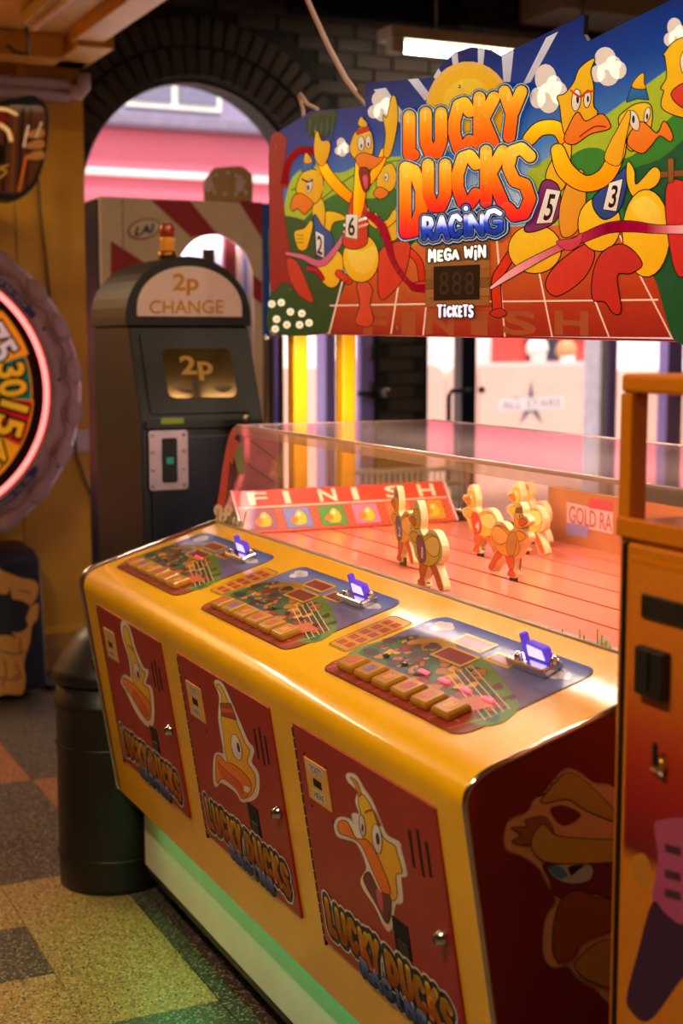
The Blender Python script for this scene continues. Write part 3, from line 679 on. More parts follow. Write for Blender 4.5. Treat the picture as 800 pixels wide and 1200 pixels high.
for i, Yl in enumerate((3.795, 3.112, 2.436)):
    door = MB().obox(FRONT.w(-Yl + .28, -.018 - .2285, .0015), FRONT.a * .28, FRONT.b * .2285, FRONT.n * .0035).obj('door', M_red, mach, .002, 1)
    door['label'] = ['far red door with tufted yellow bird head sticker', 'middle red door with hat wearing bird head sticker', 'nearest red door with open mouthed bird head sticker'][i]
    DP = Plane(FRONT.w(0, 0, .005), FRONT.a, FRONT.b)
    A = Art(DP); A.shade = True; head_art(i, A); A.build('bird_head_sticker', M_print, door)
    A = Art(DP, dlocal(Yl))
    lk = [('L', .030, .076), ('U', .076, .126), ('C', .126, .174), ('K', .174, .224), ('Y', .220, .268), ('D', .282, .336), ('U', .336, .386), ('C', .386, .434), ('K', .434, .484), ('S', .482, .53)]
    it = [(c, a, b, .346 + .004 * (k % 2), .428 - .004 * (k % 3)) for k, (c, a, b) in enumerate(lk)]
    ra = [(c, .165 + k * .044, .165 + k * .044 + .043, .416, .452) for k, c in enumerate('RACING')]
    letters(A, ra, .0065, ((.013, C(240, 226, 214)), (.012, C(22, 26, 50)), (.003, C(120, 140, 190)), (.0018, BLACK)), BLUE_FILL)
    letters(A, it, .0095, ((.0145, C(240, 226, 214)), (.0105, C(22, 26, 50)), (.0018, BLACK)), DOOR_FILL)
    letters(A, ra, .0062, ((.003, C(22, 26, 50)),), lerp([(0, C(50, 80, 180)), (.5, C(110, 140, 220)), (1, C(220, 222, 244))]))
    A.build('lettering', M_print, door)
    # ticket plate
    f = dlocal(Yl)
    pl = MB().obox(DP.w(*f(.09, .1), .001), DP.a * .05, DP.b * .042, DP.n * .0015).obj('ticket_plate', mat('gold_plate', C(232, 176, 84), .35, .1), door, .001, 1)
    A = Art(Plane(DP.w(0, 0, .0026), DP.a, DP.b), f)
    A.poly([(.058, .063), (.122, .063), (.122, .082), (.058, .082)], C(232, 214, 206)); A.text('TICKETS', [(.062, .08), (.118, .08), (.118, .066), (.062, .066)], C(70, 60, 110), .02)
    A.build('plate_print', M_print, pl); A = Art(Plane(DP.w(0, 0, .0026), DP.a, DP.b), f)
    A.poly([(.062, .116), (.118, .116), (.118, .134), (.062, .134)], C(232, 214, 206)); A.text('HERE', [(.068, .131), (.112, .131), (.112, .119), (.068, .119)], C(70, 60, 110), .02)
    A.build('plate_print', M_print, pl)
    MB().obox(DP.w(*f(.09, .1), .002), DP.a * .019, DP.b * .0085, DP.n * .001).obj('ticket_slot', M_dark, pl, .003)
    for (u, v) in ((.04, .052), (.138, .052), (.038, .158), (.132, .162)):
        MB().lathe([(.0045, 0), (.004, .0015), (.001, .002)], DP.w(*f(u, v), 0), 10, DP.a, DP.b, DP.n).obj('screw', M_mar, door)
    for (u, v0, v1) in ((.456, .071, .137), (.486, .06, .143), (.513, .073, .134)):
        MB().obox(DP.w(*f(u, (v0 + v1) / 2), .0004), DP.a * .0042, DP.b * ((v1 - v0) / 2), DP.n * .0006).obj('vent_slot', M_dark, door, .003)
    rs = MB().obox(DP.w(*f(.368, .3), .0006), DP.a * .03, DP.b * .033, DP.n * .0008).obj('return_cup', M_dark, door, .006)
    MB().obox(DP.w(*f(.373, .318), .002), DP.a * .02, DP.b * .012, DP.n * .001).obj('flap', M_blk, rs, .002)
    lk_ = MB().lathe([(.014, 0), (.014, .004), (.011, .008), (.009, .016), (.002, .017)], DP.w(*f(.528, .232), 0), 16, DP.a, DP.b, DP.n).obj('lock', M_chr, door)
    MB().obox(DP.w(*f(.528, .232), .0172), DP.a * .0012, DP.b * .005, DP.n * .0006).obj('keyhole', M_dark, lk_)
    hb = MB()
    for k in range(20):
        v = .012 + k * .0229; hb.obox(DP.w(*f(-.003, v + .01), -.002), DP.a * .0025, DP.b * .0095, DP.n * .0025)
    hb.obj('hinge', M_blk, door)
# --------------------------------------------------- deck panels, buttons, coin slots
M_btn = mat('amber_button', C(196, 138, 76), .18, coat=.6, var=.1, emit=C(226, 160, 60), es=.03)
M_btnside = mat('gold_button_side', C(170, 120, 24), .22, coat=.5)
M_vio = mat('violet_lit_plastic', C(190, 170, 255), .3, emit=(.5, .46, 1.0), es=1.5)
M_vio2 = mat('dark_violet_plastic', C(90, 60, 200), .25, emit=(.12, .05, .7), es=.6)
M_led = mat('red_led_lit', C(220, 30, 40), .5, spec=.1, emit=(1, .06, .09), es=3.2)
M_ledoff = mat('led_lens_off', C(60, 50, 60), .2)
def rrect(x0, x1, y0, y1, r, n=5):
    o = []
    for cx, cy, a0 in ((x1 - r, y1 - r, 0), (x0 + r, y1 - r, 90), (x0 + r, y0 + r, 180), (x1 - r, y0 + r, 270)):
        for k in range(n + 1):
            a = math.radians(a0 + 90 * k / n); o.append((cx + r * math.cos(a), cy + r * math.sin(a)))
    return o
btn0 = None
for i, Yl in enumerate((3.86, 3.168, 2.468)):
    f = lambda u, v, Y_=Yl: (-Y_ + u, v)                     # u right 0..0.54, v up the slope
    rr = rrect(.0, .545, .043, .328, .035)
    cp = MB().prism([DECK.w(*f(*p), -.001) for p in rr], DECK.n * .004).obj('control_panel', mat('panel_edge', C(60, 30, 24), .3), mach)
    cp['label'] = ['far control panel with three lit red dots', 'middle control panel', 'nearest control panel with four lit red lamps'][i]
    PP = Plane(DECK.w(0, 0, .003), DECK.a, DECK.b); A = Art(PP, f, .00005, .0003)
    A.poly(rrect(.002, .543, .045, .326, .034), lambda x, y: lerp([(0, C(150, 40, 20)), (.35, C(70, 90, 40)), (.6, C(90, 110, 60)), (.78, C(120, 140, 190)), (1, C(40, 70, 160))])((y - .045) / .28))
    # sky, hills, track, crowd of generic shapes
    A.blob([(.01, .2), (.08, .245), (.16, .225), (.26, .25), (.36, .23), (.45, .2), (.54, .16), (.54, .09), (.3, .08), (.01, .1)], C(96, 130, 40))
    A.blob([(.02, .19), (.12, .215), (.25, .2), (.4, .19), (.53, .13), (.52, .1), (.2, .1), (.02, .12)], C(40, 90, 44))
    A.poly(rrect(.004, .5, .047, .125, .03), C(150, 44, 22))
    for k in range(8): A.stroke([(.02 + k * .068, .05), (.05 + k * .068, .12)], .0012, C(226, 130, 90), smooth=False)
    A.stroke([(.012, .075), (.49, .075)], .0012, C(226, 130, 90), smooth=False)
    A.cloud(.03, .1, .27, .312, C(220, 214, 226)); A.cloud(.46, .52, .262, .29, C(214, 208, 222))
    rnd = random.Random(5)
    for k in range(120):
        x = .015 + rnd.random() * .5; y = .122 + rnd.random() * (.105 if x < .3 else .105 - (x - .3) * .25); s = .007 + rnd.random() * .014
        c = rnd.choice([C(206, 150, 20), C(176, 110, 24), C(90, 46, 20), C(190, 96, 24), C(44, 30, 24), C(130, 40, 26), C(44, 60, 100), C(40, 80, 36), C(60, 40, 24)])
        A.blob([(x + math.cos(a) * s * (.5 + rnd.random()), y + math.sin(a) * s * .7 * (.5 + rnd.random())) for a in (0, 1.05, 2.1, 3.15, 4.2, 5.25)], c, .0012)
    A.stroke([(.08, .215), (.13, .25), (.2, .235)], .012, C(200, 150, 40), .001)
    for (x0, x1, y0, y1) in ((.16, .26, .262, .292), (.18, .28, .205, .24), (.3, .37, .25, .275)):
        A.poly([(x0 - .008, y0 - .006), (x1 + .008, y0 - .006), (x1 + .008, y1 + .006), (x0 - .008, y1 + .006)], C(206, 160, 30), .001); A.poly([(x0, y0), (x1, y0), (x1, y1), (x0, y1)], C(126, 34, 26))
    for k in range(5): A.stroke([(.3, .215 - k * .012), (.53, .15 - k * .012)], .001, C(220, 190, 120), smooth=False)
    A.poly([(.4, .1), (.47, .1), (.5, .14), (.43, .15)], C(190, 92, 40), .001)
    A.build('panel_print', M_print, cp)
    for k in range(6):
        u = .058 + k * .0745; v = .086
        c = DECK.w(*f(u + .018, v), .0105)
        b = MB().obox(c, DECK.a * .029, DECK.b * .025, DECK.n * .0075).obj('button', M_btnside, cp, .005, 3)
        lid = MB().obox(DECK.w(*f(u + .018, v), .0182), DECK.a * .0255, DECK.b * .0215, DECK.n * .0010).obj('button_cap', M_btn, b, .003)
        A = Art(Plane(DECK.w(0, 0, .0193), DECK.a, DECK.b), f, .0001, .0001)
        A.blob([(u + .006, v - .008), (u + .012, v + .01), (u + .022, v + .006), (u + .03, v + .012), (u + .028, v - .008)], [C(206, 70, 40), C(120, 90, 160), C(206, 130, 40), C(190, 60, 70), C(200, 90, 40), C(226, 150, 40)][k], .001)
        A.build('picture', M_print, b)
        lit = (i == 2 and k >= 2)
        l = MB().obox(DECK.w(*f(u + .036, v + .062), .0065), DECK.a * .016 if lit else DECK.a * .008, DECK.b * .0045, DECK.n * .002).obj('indicator_lamp', M_led if lit else M_ledoff, cp, .002)
    if i == 0:
        for k in range(3): MB().lathe([(.003, 0), (.003, .002)], DECK.w(*f(.245 + k * .022, .21), .0060), 8, DECK.a, DECK.b, DECK.n).obj('indicator_lamp', M_led, cp)
    # coin slot
    cs = MB().prism([DECK.w(*f(a, b), .004) for a, b in ((.36, .252), (.486, .252), (.475, .3), (.375, .3))], DECK.n * .016).obj('coin_chute', M_chr, cp, .005)
    cw = MB().prism([DECK.w(*f(a, .275), h) for a, h in ((.405, .02), (.468, .02), (.463, .046), (.408, .049))], DECK.b * .016).obj('coin_window', M_vio2, cs, .003)
    MB().prism([DECK.w(*f(a, .2725), h) for a, h in ((.412, .025), (.461, .025), (.457, .042), (.414, .045))], DECK.b * .0022).obj('lit_pane', M_vio, cw)
    MB().obox(DECK.w(*f(.383, .29), .035), DECK.a * .0055, DECK.b * .007, DECK.n * .021).obj('coin_guide', M_vio2, cs, .002)
    MB().lathe([(.008, 0), (.008, .01), (.004, .014)], DECK.w(*f(.395, .262), .018), 10, DECK.a, DECK.b, DECK.n).obj('bolt', M_chr, cs)
    MB().lathe([(.008, 0), (.008, .01), (.004, .014)], DECK.w(*f(.472, .285), .018), 10, DECK.a, DECK.b, DECK.n).obj('bolt', M_chr, cs)
    # instruction plate to the right of the panel
    if i < 2:
        q = [(.583, .122), (.684, .122), (.684, .282), (.583, .282)]
        ip = MB().prism([DECK.w(*f(*p), .0015) for p in rrect(.59, .682, .112, .275, .012)], DECK.n * .0016).obj('instruction_plate', mat('gold_plate_dark', C(214, 160, 40), .3, .2), mach)
        A = Art(Plane(DECK.w(0, 0, .0032), DECK.a, DECK.b), f, .00008, .0003)
        A._line(rrect(.594, .678, .116, .271, .010), .0012, C(70, 36, 16), True); A.up()
        for r in range(5):
            for c in range(2): A.poly([(.604 + c * .036, .128 + r * .027), (.632 + c * .036, .128 + r * .027), (.632 + c * .036, .146 + r * .027), (.604 + c * .036, .146 + r * .027)], C(176, 60, 24))
        A.build('plate_print', M_print, ip)
# --------------------------------------------------- dome
GZ0, GZ1 = 1.117, 1.402; GX0, GX1 = 1.46, 1.53; RX0, RX1 = 2 * MX - GX0, 2 * MX - GX1
gy0, gy1 = NY + .02, FY - .012
nrm = Vector((-(GZ1 - GZ0), 0, GX1 - GX0)).normalized()
MB().prism([(GX0, gy0, GZ0), (GX1, gy0, GZ1), Vector((GX1, gy0, GZ1)) - nrm * .005, Vector((GX0, gy0, GZ0)) - nrm * .005], (0, gy1 - gy0, 0)).obj('front_pane', M_glass, mach)
nr2 = Vector((-nrm.x, 0, nrm.z))
MB().prism([(RX0, gy0, GZ0), (RX1, gy0, GZ1), Vector((RX1, gy0, GZ1)) - nr2 * .005, Vector((RX0, gy0, GZ0)) - nr2 * .005], (0, gy1 - gy0, 0)).obj('back_pane', M_glass, mach)
MB().box(GX1 + .004, RX1 - .004, gy0, gy1, GZ1 - .006, GZ1).obj('top_pane', M_top, mach)
for yy in (gy0, gy1 - .005):
    MB().prism([(GX0 + .006, yy, GZ0), (GX1 + .006, yy, GZ1 - .006), (RX1 - .006, yy, GZ1 - .006), (RX0 - .006, yy, GZ0)], (0, .005, 0)).obj('end_pane', M_glass, mach)
M_edge = mat('polished_acrylic_edge', C(236, 206, 196), .1, .0, var=.05, coat=1)
M_edgeg = glass_mat('acrylic_edge_bead', (.95, .86, .83), 1.5, .05, .55)
M_lip = glass_mat('acrylic_lip', (.98, .94, .93), 1.6, .03, .2)
MB().prism([Vector((GX1, gy0, GZ1)) + nrm * .001, Vector((GX1, gy0, GZ1)) + nrm * .005, Vector((GX0 + (GX1 - GX0) * .9, gy0, GZ0 + (GZ1 - GZ0) * .9)) + nrm * .005, Vector((GX0 + (GX1 - GX0) * .9, gy0, GZ0 + (GZ1 - GZ0) * .9)) + nrm * .001], (0, gy1 - gy0, 0)).obj('front_lip', M_lip, mach)
MB().tube([(GX1 + .004, gy0, GZ1 - .003), (GX1 + .004, gy1, GZ1 - .003)], .0055, 10).obj('top_bead', M_edgeg, mach)
MB().tube([(RX1 - .004, gy0, GZ1 - .003), (RX1 - .004, gy1, GZ1 - .003)], .0055, 10).obj('top_bead', M_edgeg, mach)
MB().tube([(GX1, gy1 - .003, GZ1 - .003), (RX1, gy1 - .003, GZ1 - .003)], .004, 8).obj('top_bead', M_edgeg, mach)
MB().box(GX0 - .004, GX0 + .012, gy0, gy1, GZ0 - .012, GZ0 + .004).obj('glass_rail', M_steel, mach, .002)
# track planks
ZT = 1.092
MB().box(GX0 + .006, RX0 - .006, gy0 + .01, gy1 - .005, ZT - .05, ZT - .022).obj('track_bed', M_dark, mach)
slots = [1.528, 1.652, 1.776, 1.902, 2.032, 2.156]
edges = [GX0 + .008] + slots + [RX0 - .008]
for k in range(7):
    MB().box(edges[k] + (.0048 if k else 0), edges[k + 1] - (.0048 if k < 6 else 0), gy0 + .012, 3.80 if k else gy1 - .01, ZT - .022, ZT).obj('track_plank', M_track, mach)
# finish board
FB = Plane((1.497, 3.80, ZT + .002), (1, 0, 0), (0, .10, .13)); fh = .148; fw = .705
fbd = MB().obox(FB.w(fw / 2, fh / 2, -.006), FB.a * (fw / 2), FB.b * (fh / 2), FB.n * .006).obj('finish_board', mat('finish_red', C(196, 40, 30), .4, emit=None), mach, .002)
A = Art(FB, None, .0001, .0004)
A.poly([(.004, .09), (fw - .004, .09), (fw - .004, fh - .003), (.004, fh - .003)], C(208, 38, 28))
A.poly([(.004, .086), (fw - .004, .086), (fw - .004, .09), (.004, .09)], C(244, 224, 190))
A.poly([(.004, .003), (fw - .004, .003), (fw - .004, .086), (.004, .086)], C(222, 84, 50))
for r in range(9):
    for c in range(70):
        if (r + c) % 2: A._emit([(.006 + c * .0099, .005 + r * .009), (.0135 + c * .0099, .005 + r * .009), (.0135 + c * .0099, .012 + r * .009), (.006 + c * .0099, .012 + r * .009)], [(0, 1, 2, 3)], C(196, 40, 30))
A.up()
for k, ch in enumerate('FINISH'):
    x = .045 + k * .113
    A.text(ch, [(x, .097), (x + (.055 if ch != 'I' else .014), .097), (x + (.055 if ch != 'I' else .014), .138), (x, .138)], C(250, 226, 186), .02)
    cc = [C(150, 70, 110), C(110, 130, 200), C(60, 150, 60), C(240, 120, 160), C(220, 110, 60), C(240, 150, 30)][k]
    A.poly([(x - .018, .012), (x + .066, .012), (x + .066, .08), (x - .018, .08)], cc, .002)
    A.blob([(x + .005, .03), (x + .02, .06), (x + .035, .07), (x + .05, .05), (x + .045, .025), (x + .02, .02)], YD, .0015)
    A.blob([(x - .005, .035), (x + .012, .05), (x + .022, .038), (x + .01, .028)], OR, .001)
    A.poly(ell(x + .03, .056, .005, .007, 8), WHT)
A.build('finish_print', M_print, fbd)
for xx in (1.492, 1.497 + fw + .005):
    MB().prism([FB.w(xx - 1.497 - .003, 0, .004), FB.w(xx - 1.497 - .003, fh, .004), (xx - .003, 3.925, ZT + .118), (xx - .003, 3.925, ZT)], (.006, 0, 0)).obj('finish_cheek', M_edge, mach, .001)
# far end behind the glass: wooden ceiling reflection painted as brown trunk shape
EP = Plane((0, gy1 - .007, 0), (1, 0, 0), (0, 0, 1)); A = Art(EP, EP.at, .0003, .0)
A.poly([(281, 504), (327, 503), (325, 552), (318, 600), (278, 612)], C(116, 58, 58))
A.stroke([(288, 512), (325, 540)], 1.2, C(60, 30, 34), smooth=False); A.stroke([(284, 540), (322, 566)], 1.2, C(60, 30, 34), smooth=False)
A.build('end_reflection', M_print, mach)
GP = Plane(Vector((GX0, 0, GZ0)), (0, -1, 0), (GX1 - GX0, 0, GZ1 - GZ0)); A = Art(GP, GP.at, .0002, .0008)
A.blob([(253, 606), (258, 570), (264, 530), (271, 505), (280, 499), (286, 502), (276, 512), (270, 540), (266, 575), (260, 606)], C(206, 36, 26))
A.blob([(268, 520), (276, 515), (284, 528), (276, 530), (272, 545)], C(196, 40, 34)); A.blob([(275, 532), (283, 520), (287, 548), (281, 556), (277, 545)], C(110, 130, 70))
for x, y, r in ((256, 598, 7), (262, 606, 6), (268, 598, 7), (257, 611, 6), (276, 610, 5), (282, 615, 5)): A.daisy(x, y, r * .8, 1.3)
for k in range(7): A.stroke([(255 + k * 5, 617), (256 + k * 5.4, 600 + (k % 3) * 5)], .7, C(120, 150, 50), smooth=False)
A.build('glass_decal', M_print, mach); A = Art(GP, GP.at, .0002, .0008)
for x, y, r in ((674, 762, 8), (690, 768, 8), (708, 756, 9), (712, 774, 8)): A.daisy(x, y, r, 1.2)
for k in range(12): A.stroke([(660 + k * 5, 766 + k * 1.5), (659 + k * 5.2, 738 + (k % 4) * 7)], .8, C(150, 160, 60), smooth=False)
A.build('glass_decal', M_print, mach)
# back side board inside the dome, its lettering an interior reflection put into colour
BB = Plane((RX0 - .02, 0, ZT), (0, -1, 0), (-.03, 0, .14))
bbd = MB().prism([BB.w(-3.36, .0), BB.w(-1.9, .0), BB.w(-1.9, .16), BB.w(-3.3, .16)], -BB.n * .008).obj('back_board', mat('brown_back_board', C(190, 130, 80), .5, var=.2, scale=8), mach)
A = Art(BB, BB.at, .0003, .0006)
A.poly([(664, 588), (718, 600), (718, 626), (664, 614)], C(226, 196, 190)); A.poly([(664, 612), (690, 617), (688, 630), (663, 627)], C(150, 150, 200))
A.poly([(690, 584), (718, 588), (718, 600), (690, 595)], C(206, 80, 90))
A.text('GOLD RA', [(667, 612), (717, 623), (717, 603), (667, 592)], C(196, 110, 90), .01)
A.build('board_reflection', M_print, bbd)
# end panel artwork: bird covering its eyes
A = Art(ENDP, None, .00025, .0006)
f5 = lambda x, y: ENDP.at(540 + x * .325, 830 + y * .325)
CR_ = C(206, 140, 90)
def both(pts, col, out=0, oc=BLACK):
    for s in (0, 1):
        A.T = (lambda x, y: f5(x, y)) if s == 0 else (lambda x, y: f5(1140 - x, y - (570 - x) * 0.52 * .18))
        A.blob(pts, col, out, oc)
both([(160, 430), (180, 400), (240, 375), (265, 325), (300, 310), (380, 222), (470, 270), (570, 360), (570, 1020), (480, 1005), (420, 970), (385, 930), (330, 932), (300, 890), (308, 760), (345, 690), (300, 610), (275, 570), (220, 530), (162, 505)], CR_, 6, CR_)
both([(318, 365), (370, 350), (432, 385), (365, 424)], C(112, 20, 22))
both([(288, 340), (320, 290), (386, 232), (470, 285), (570, 390), (560, 410), (450, 366), (380, 325)], C(176, 128, 46), 3)
both([(300, 560), (420, 550), (570, 555), (570, 690), (480, 665), (350, 680), (315, 610)], C(110, 24, 38), 3)
both([(312, 570), (390, 560), (465, 565), (462, 615), (400, 630), (340, 612)], C(170, 160, 150), 3); both([(312, 572), (350, 566), (380, 600), (345, 612)], C(70, 110, 130))
both([(385, 570), (440, 562), (420, 580), (395, 600)], BLACK)
both([(180, 430), (236, 425), (232, 402), (300, 392), (330, 450), (290, 470), (240, 490), (182, 480), (215, 455)], C(150, 76, 36), 3)
both([(250, 480), (290, 418), (340, 458), (450, 470), (570, 480), (570, 545), (350, 556), (275, 535)], C(186, 136, 40), 3)
both([(350, 705), (415, 656), (480, 680), (570, 700), (570, 780), (440, 835), (400, 895), (350, 912), (326, 850)], C(140, 62, 30), 3)
both([(410, 912), (490, 842), (570, 850), (570, 1000), (470, 982), (420, 950)], C(170, 110, 40), 3)
A.T = lambda x, y: (x, y)
A.build('end_panel_print', M_print, mach)
# poles at the far end that carry the header sign
for k, (a0, a1) in enumerate(((340, 357), (397, 413))):
    Yp = 4.0; x0, x1 = onY(a0, 450, Yp).x, onY(a1, 450, Yp).x
    pl = MB().box(x0, x1, Yp - .024, Yp + .024, .012, 2.08).obj('pole', M_pole, mach, .008, 3)
    MB().box(x0 - .03, x1 + .03, Yp - .05, Yp + .05, 0, .012).obj('pole_foot', M_pole, mach, .002)
# ================================================================== HEADER SIGN
SX = 1.70
sgn = empty('header_sign', (SX, 2.9, 1.66), 'large illuminated header sign of the duck racing game with cartoon ducks and big lettering', 'sign')
SG = Plane((SX, 0, 0), (0, -1, 0), (0, 0, 1))
opx = [(316, 389), (316, 163), (322, 157), (365, 130), (428, 125), (428.6, 97), (508, 91), (517, 76), (533, 61), (552, 55), (571, 58), (585, 66), (685, 17), (683.5, 40), (688, 48.5), (694, 46), (760, 13), (800, -7)]
ol = [SG.at(*p) for p in opx]; cY = 2.93
tail = [(-(2 * cY + a), b) for a, b in ol[:3]]           # mirror the far end to close the near end
ol = ol + [(-2.09, 2.282), (-1.785, 2.262), (-1.78, SG.at(316, 389)[1] - .028)]
MB().prism([SG.w(a, b, 0) for a, b in ol], (.010, 0, 0)).obj('panel', M_dark, sgn)
MB().box(SX + .012, SX + .09, 1.84, 3.9, 1.70, 2.2).obj('light_box', M_char, sgn, .006)
MB().tube([SG.w(ol[0][0], ol[0][1] - .001, -.004), SG.w(ol[-1][0], ol[-1][1] - .001, -.004)], .004, 8).obj('edge_trim', M_red, sgn)
M_strip = mat('warm_white_strip', C(255, 236, 220), .4, emit=(1, .82, .7), es=3)
MB().box(SX + .03, SX + .07, 1.9, 3.86, 1.690, 1.70).obj('light_strip', M_strip, sgn)
o = lamp('sign_down_light', 'AREA', Vector((SX + .05, 2.88, 1.688)) - W[sgn.name], 24, (1, .82, .7), (0, 0, 0), .05, 1.95); o.parent = sgn
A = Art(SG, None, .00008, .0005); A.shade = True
zs0, zs1 = 1.68, 2.32
skyf = lerp([(0, C(226, 226, 226)), (.42, C(200, 214, 226)), (.6, C(70, 130, 200)), (.78, C(8, 66, 160)), (1, C(2, 24, 104))])
# sky in horizontal bands so the printed gradient follows the outline
def clip_band(poly, y0, y1):
    def cl(pl, yy, keep):
        out = []
        for i in range(len(pl)):
            p, q = pl[i], pl[(i + 1) % len(pl)]; a = keep(p[1]); b = keep(q[1])
            if a: out.append(p)
            if a != b: t = (yy - p[1]) / (q[1] - p[1]); out.append((p[0] + (q[0] - p[0]) * t, yy))
        return out
    r = cl(poly, y0, lambda y: y >= y0); return cl(r, y1, lambda y: y <= y1) if len(r) > 2 else []
NB = 28
for k in range(NB):
    y0 = 1.64 + k * .70 / NB; pl = clip_band(ol, y0, y0 + .70 / NB)
    if len(pl) > 2: A._fill(pl, lambda x, y: skyf((y - zs0) / (zs1 - zs0)))
A.up()
c2 = lambda x, y: SG.at(300 + x * .325, 80 + y * .325)
c3 = lambda x, y: SG.at(540 + x / 3, y / 3)
c6 = lambda x, y: SG.at(460 + x / 4, 90 + y / 4)
cp_ = lambda x, y: SG.at(x, y)
# sun rays and sun
A.T = cp_
for pts in ([(478, 93), (490, 92), (505, 112), (498, 118)], [(508, 90), (514, 80), (524, 98), (518, 104)], [(529, 66), (536, 61), (538, 82), (532, 84)], [(560, 57), (568, 58), (566, 80), (560, 80)], [(588, 66), (602, 59), (598, 96), (590, 96)], [(640, 44), (654, 37), (622, 96), (612, 100)], [(438, 105), (452, 103), (478, 140), (470, 146)]): A.poly(pts, C(206, 218, 236))
A.poly(ell(549, 128, 50, 56, 30), C(240, 190, 70)); A.poly(ell(549, 126, 44, 48, 30), C(246, 190, 24)); A.poly(ell(549, 122, 30, 30, 24), C(252, 206, 50))
WC = C(240, 226, 214)
A.T = c2; A.cloud(405, 510, 80, 190, WC); A.cloud(285, 338, 250, 318, WC)
A.T = c3; A.cloud(245, 372, 225, 395, WC); A.cloud(455, 580, 165, 300, WC); A.cloud(715, 800, 62, 172, WC)
# hills and grass
LG, DG = C(170, 196, 40), C(36, 110, 44)
A.T = c2
A.blob([(120, 420), (200, 352), (300, 378), (400, 335), (520, 318), (640, 330), (700, 420), (640, 620), (300, 700), (110, 640)], LG)
A.stroke([(240, 470), (330, 400), (430, 350), (530, 330)], 3, C(110, 150, 40)); A.stroke([(130, 440), (230, 400), (320, 420)], 3, C(110, 150, 40))
A.blob([(200, 520), (300, 450), (420, 470), (520, 430), (600, 500), (560, 640), (320, 700), (120, 640)], DG)
A.T = c3
A.blob([(230, 620), (300, 560), (420, 468), (560, 368), (680, 278), (800, 196), (960, 120), (980, 700), (780, 900), (500, 900), (300, 760)], LG)
A.blob([(330, 640), (400, 540), (480, 520), (560, 560), (640, 520), (720, 430), (860, 330), (960, 500), (960, 1100), (700, 1100), (560, 800)], C(50, 130, 40))
A.blob([(560, 640), (700, 560), (900, 480), (960, 1180), (740, 1186), (620, 900)], C(20, 84, 44))
A.T = c2
A.blob([(50, 560), (150, 540), (230, 600), (330, 760), (300, 860), (262, 952), (54, 950), (52, 800)], C(34, 76, 34))
# track
TR = lambda x, y: lerp([(0, C(150, 30, 20)), (.5, C(196, 60, 22)), (1, C(226, 110, 40))])((SG.at(0, 0) and (A.T(x, y)[1] - 1.67)) / .22)
A.poly([(262, 955), (300, 840), (330, 760), (460, 700), (560, 640), (640, 620), (700, 640), (700, 963)], TR)
A.T = c3; A.poly([(-60, 830), (100, 800), (420, 790), (600, 800), (690, 1000), (742, 1186), (-60, 1181)], TR)
LN = C(236, 214, 190)
A.T = c2
for p in ([(270, 856), (622, 850)], [(265, 955), (312, 770)], [(488, 955), (516, 770)], [(604, 960), (622, 780)]): A.stroke(p, 3, LN, smooth=False)
A.T = c3
for p in ([(150, 1060), (692, 1054)], [(128, 850), (156, 1182)], [(275, 950), (322, 1183)], [(470, 1050), (522, 1184)], [(560, 830), (742, 1186)], [(-20, 1062), (150, 1060)]): A.stroke(p, 3, LN, smooth=False)
TC = C(160, 74, 36)
A.T = cp_
for ch, x0, x1 in (('F', 428, 452), ('I', 474, 484), ('N', 501, 531), ('I', 556, 568), ('S', 592, 626), ('H', 652, 688)): A.text(ch, [(x0, 391), (x1, 392), (x1, 366), (x0, 365)], TC, .03)
# red tree, leaves and daisies at the far end
A.T = c2
A.blob([(52, 262), (108, 250), (104, 330), (96, 420), (112, 600), (150, 720), (212, 846), (150, 800), (100, 770), (56, 800), (52, 600)], C(150, 22, 26), 2)
A.blob([(112, 690), (150, 700), (190, 790), (206, 842), (160, 820), (124, 760)], C(196, 50, 30), 2)
A.stroke([(104, 420), (118, 340), (160, 296), (210, 300), (236, 286)], 13, C(164, 24, 30), 2)
A.blob([(182, 200), (205, 162), (290, 156), (284, 210), (250, 236), (222, 262), (196, 230)], C(30, 60, 34), 0)
for k in range(14): A.stroke([(190 + k * 7, 175 + (k * 37) % 30), (184 + k * 7, 225 + (k * 23) % 30)], 3.5, [C(24, 50, 30), C(50, 90, 36), C(20, 70, 60)][k % 3], smooth=False)
for x, y in ((58, 850), (92, 845), (125, 878), (75, 905), (112, 925), (158, 925), (166, 884), (192, 918), (70, 940)): A.daisy(x, y, 15)
# trailing duck (behind)
A.blob([(430, 520), (470, 560), (520, 480), (530, 560), (500, 620), (450, 600)], YD, 3)
A.blob([(440, 385), (462, 355), (490, 345), (506, 380), (502, 420), (480, 445), (440, 440)], YD, 3)
A.blob([(426, 452), (445, 430), (476, 445), (470, 462), (445, 470)], OR, 3); A.poly(ell(470, 392, 8, 15), WHT, 2); A.poly(ell(468, 394, 3, 7), BLACK)
A.blob([(400, 500), (430, 540), (470, 550), (500, 510), (510, 540), (460, 580), (410, 560)], YD, 3)
A.stroke([(545, 650), (590, 700), (600, 775)], 11, C(206, 70, 30), 3); A.blob([(560, 780), (610, 770), (622, 800), (570, 802)], C(206, 40, 40), 3)
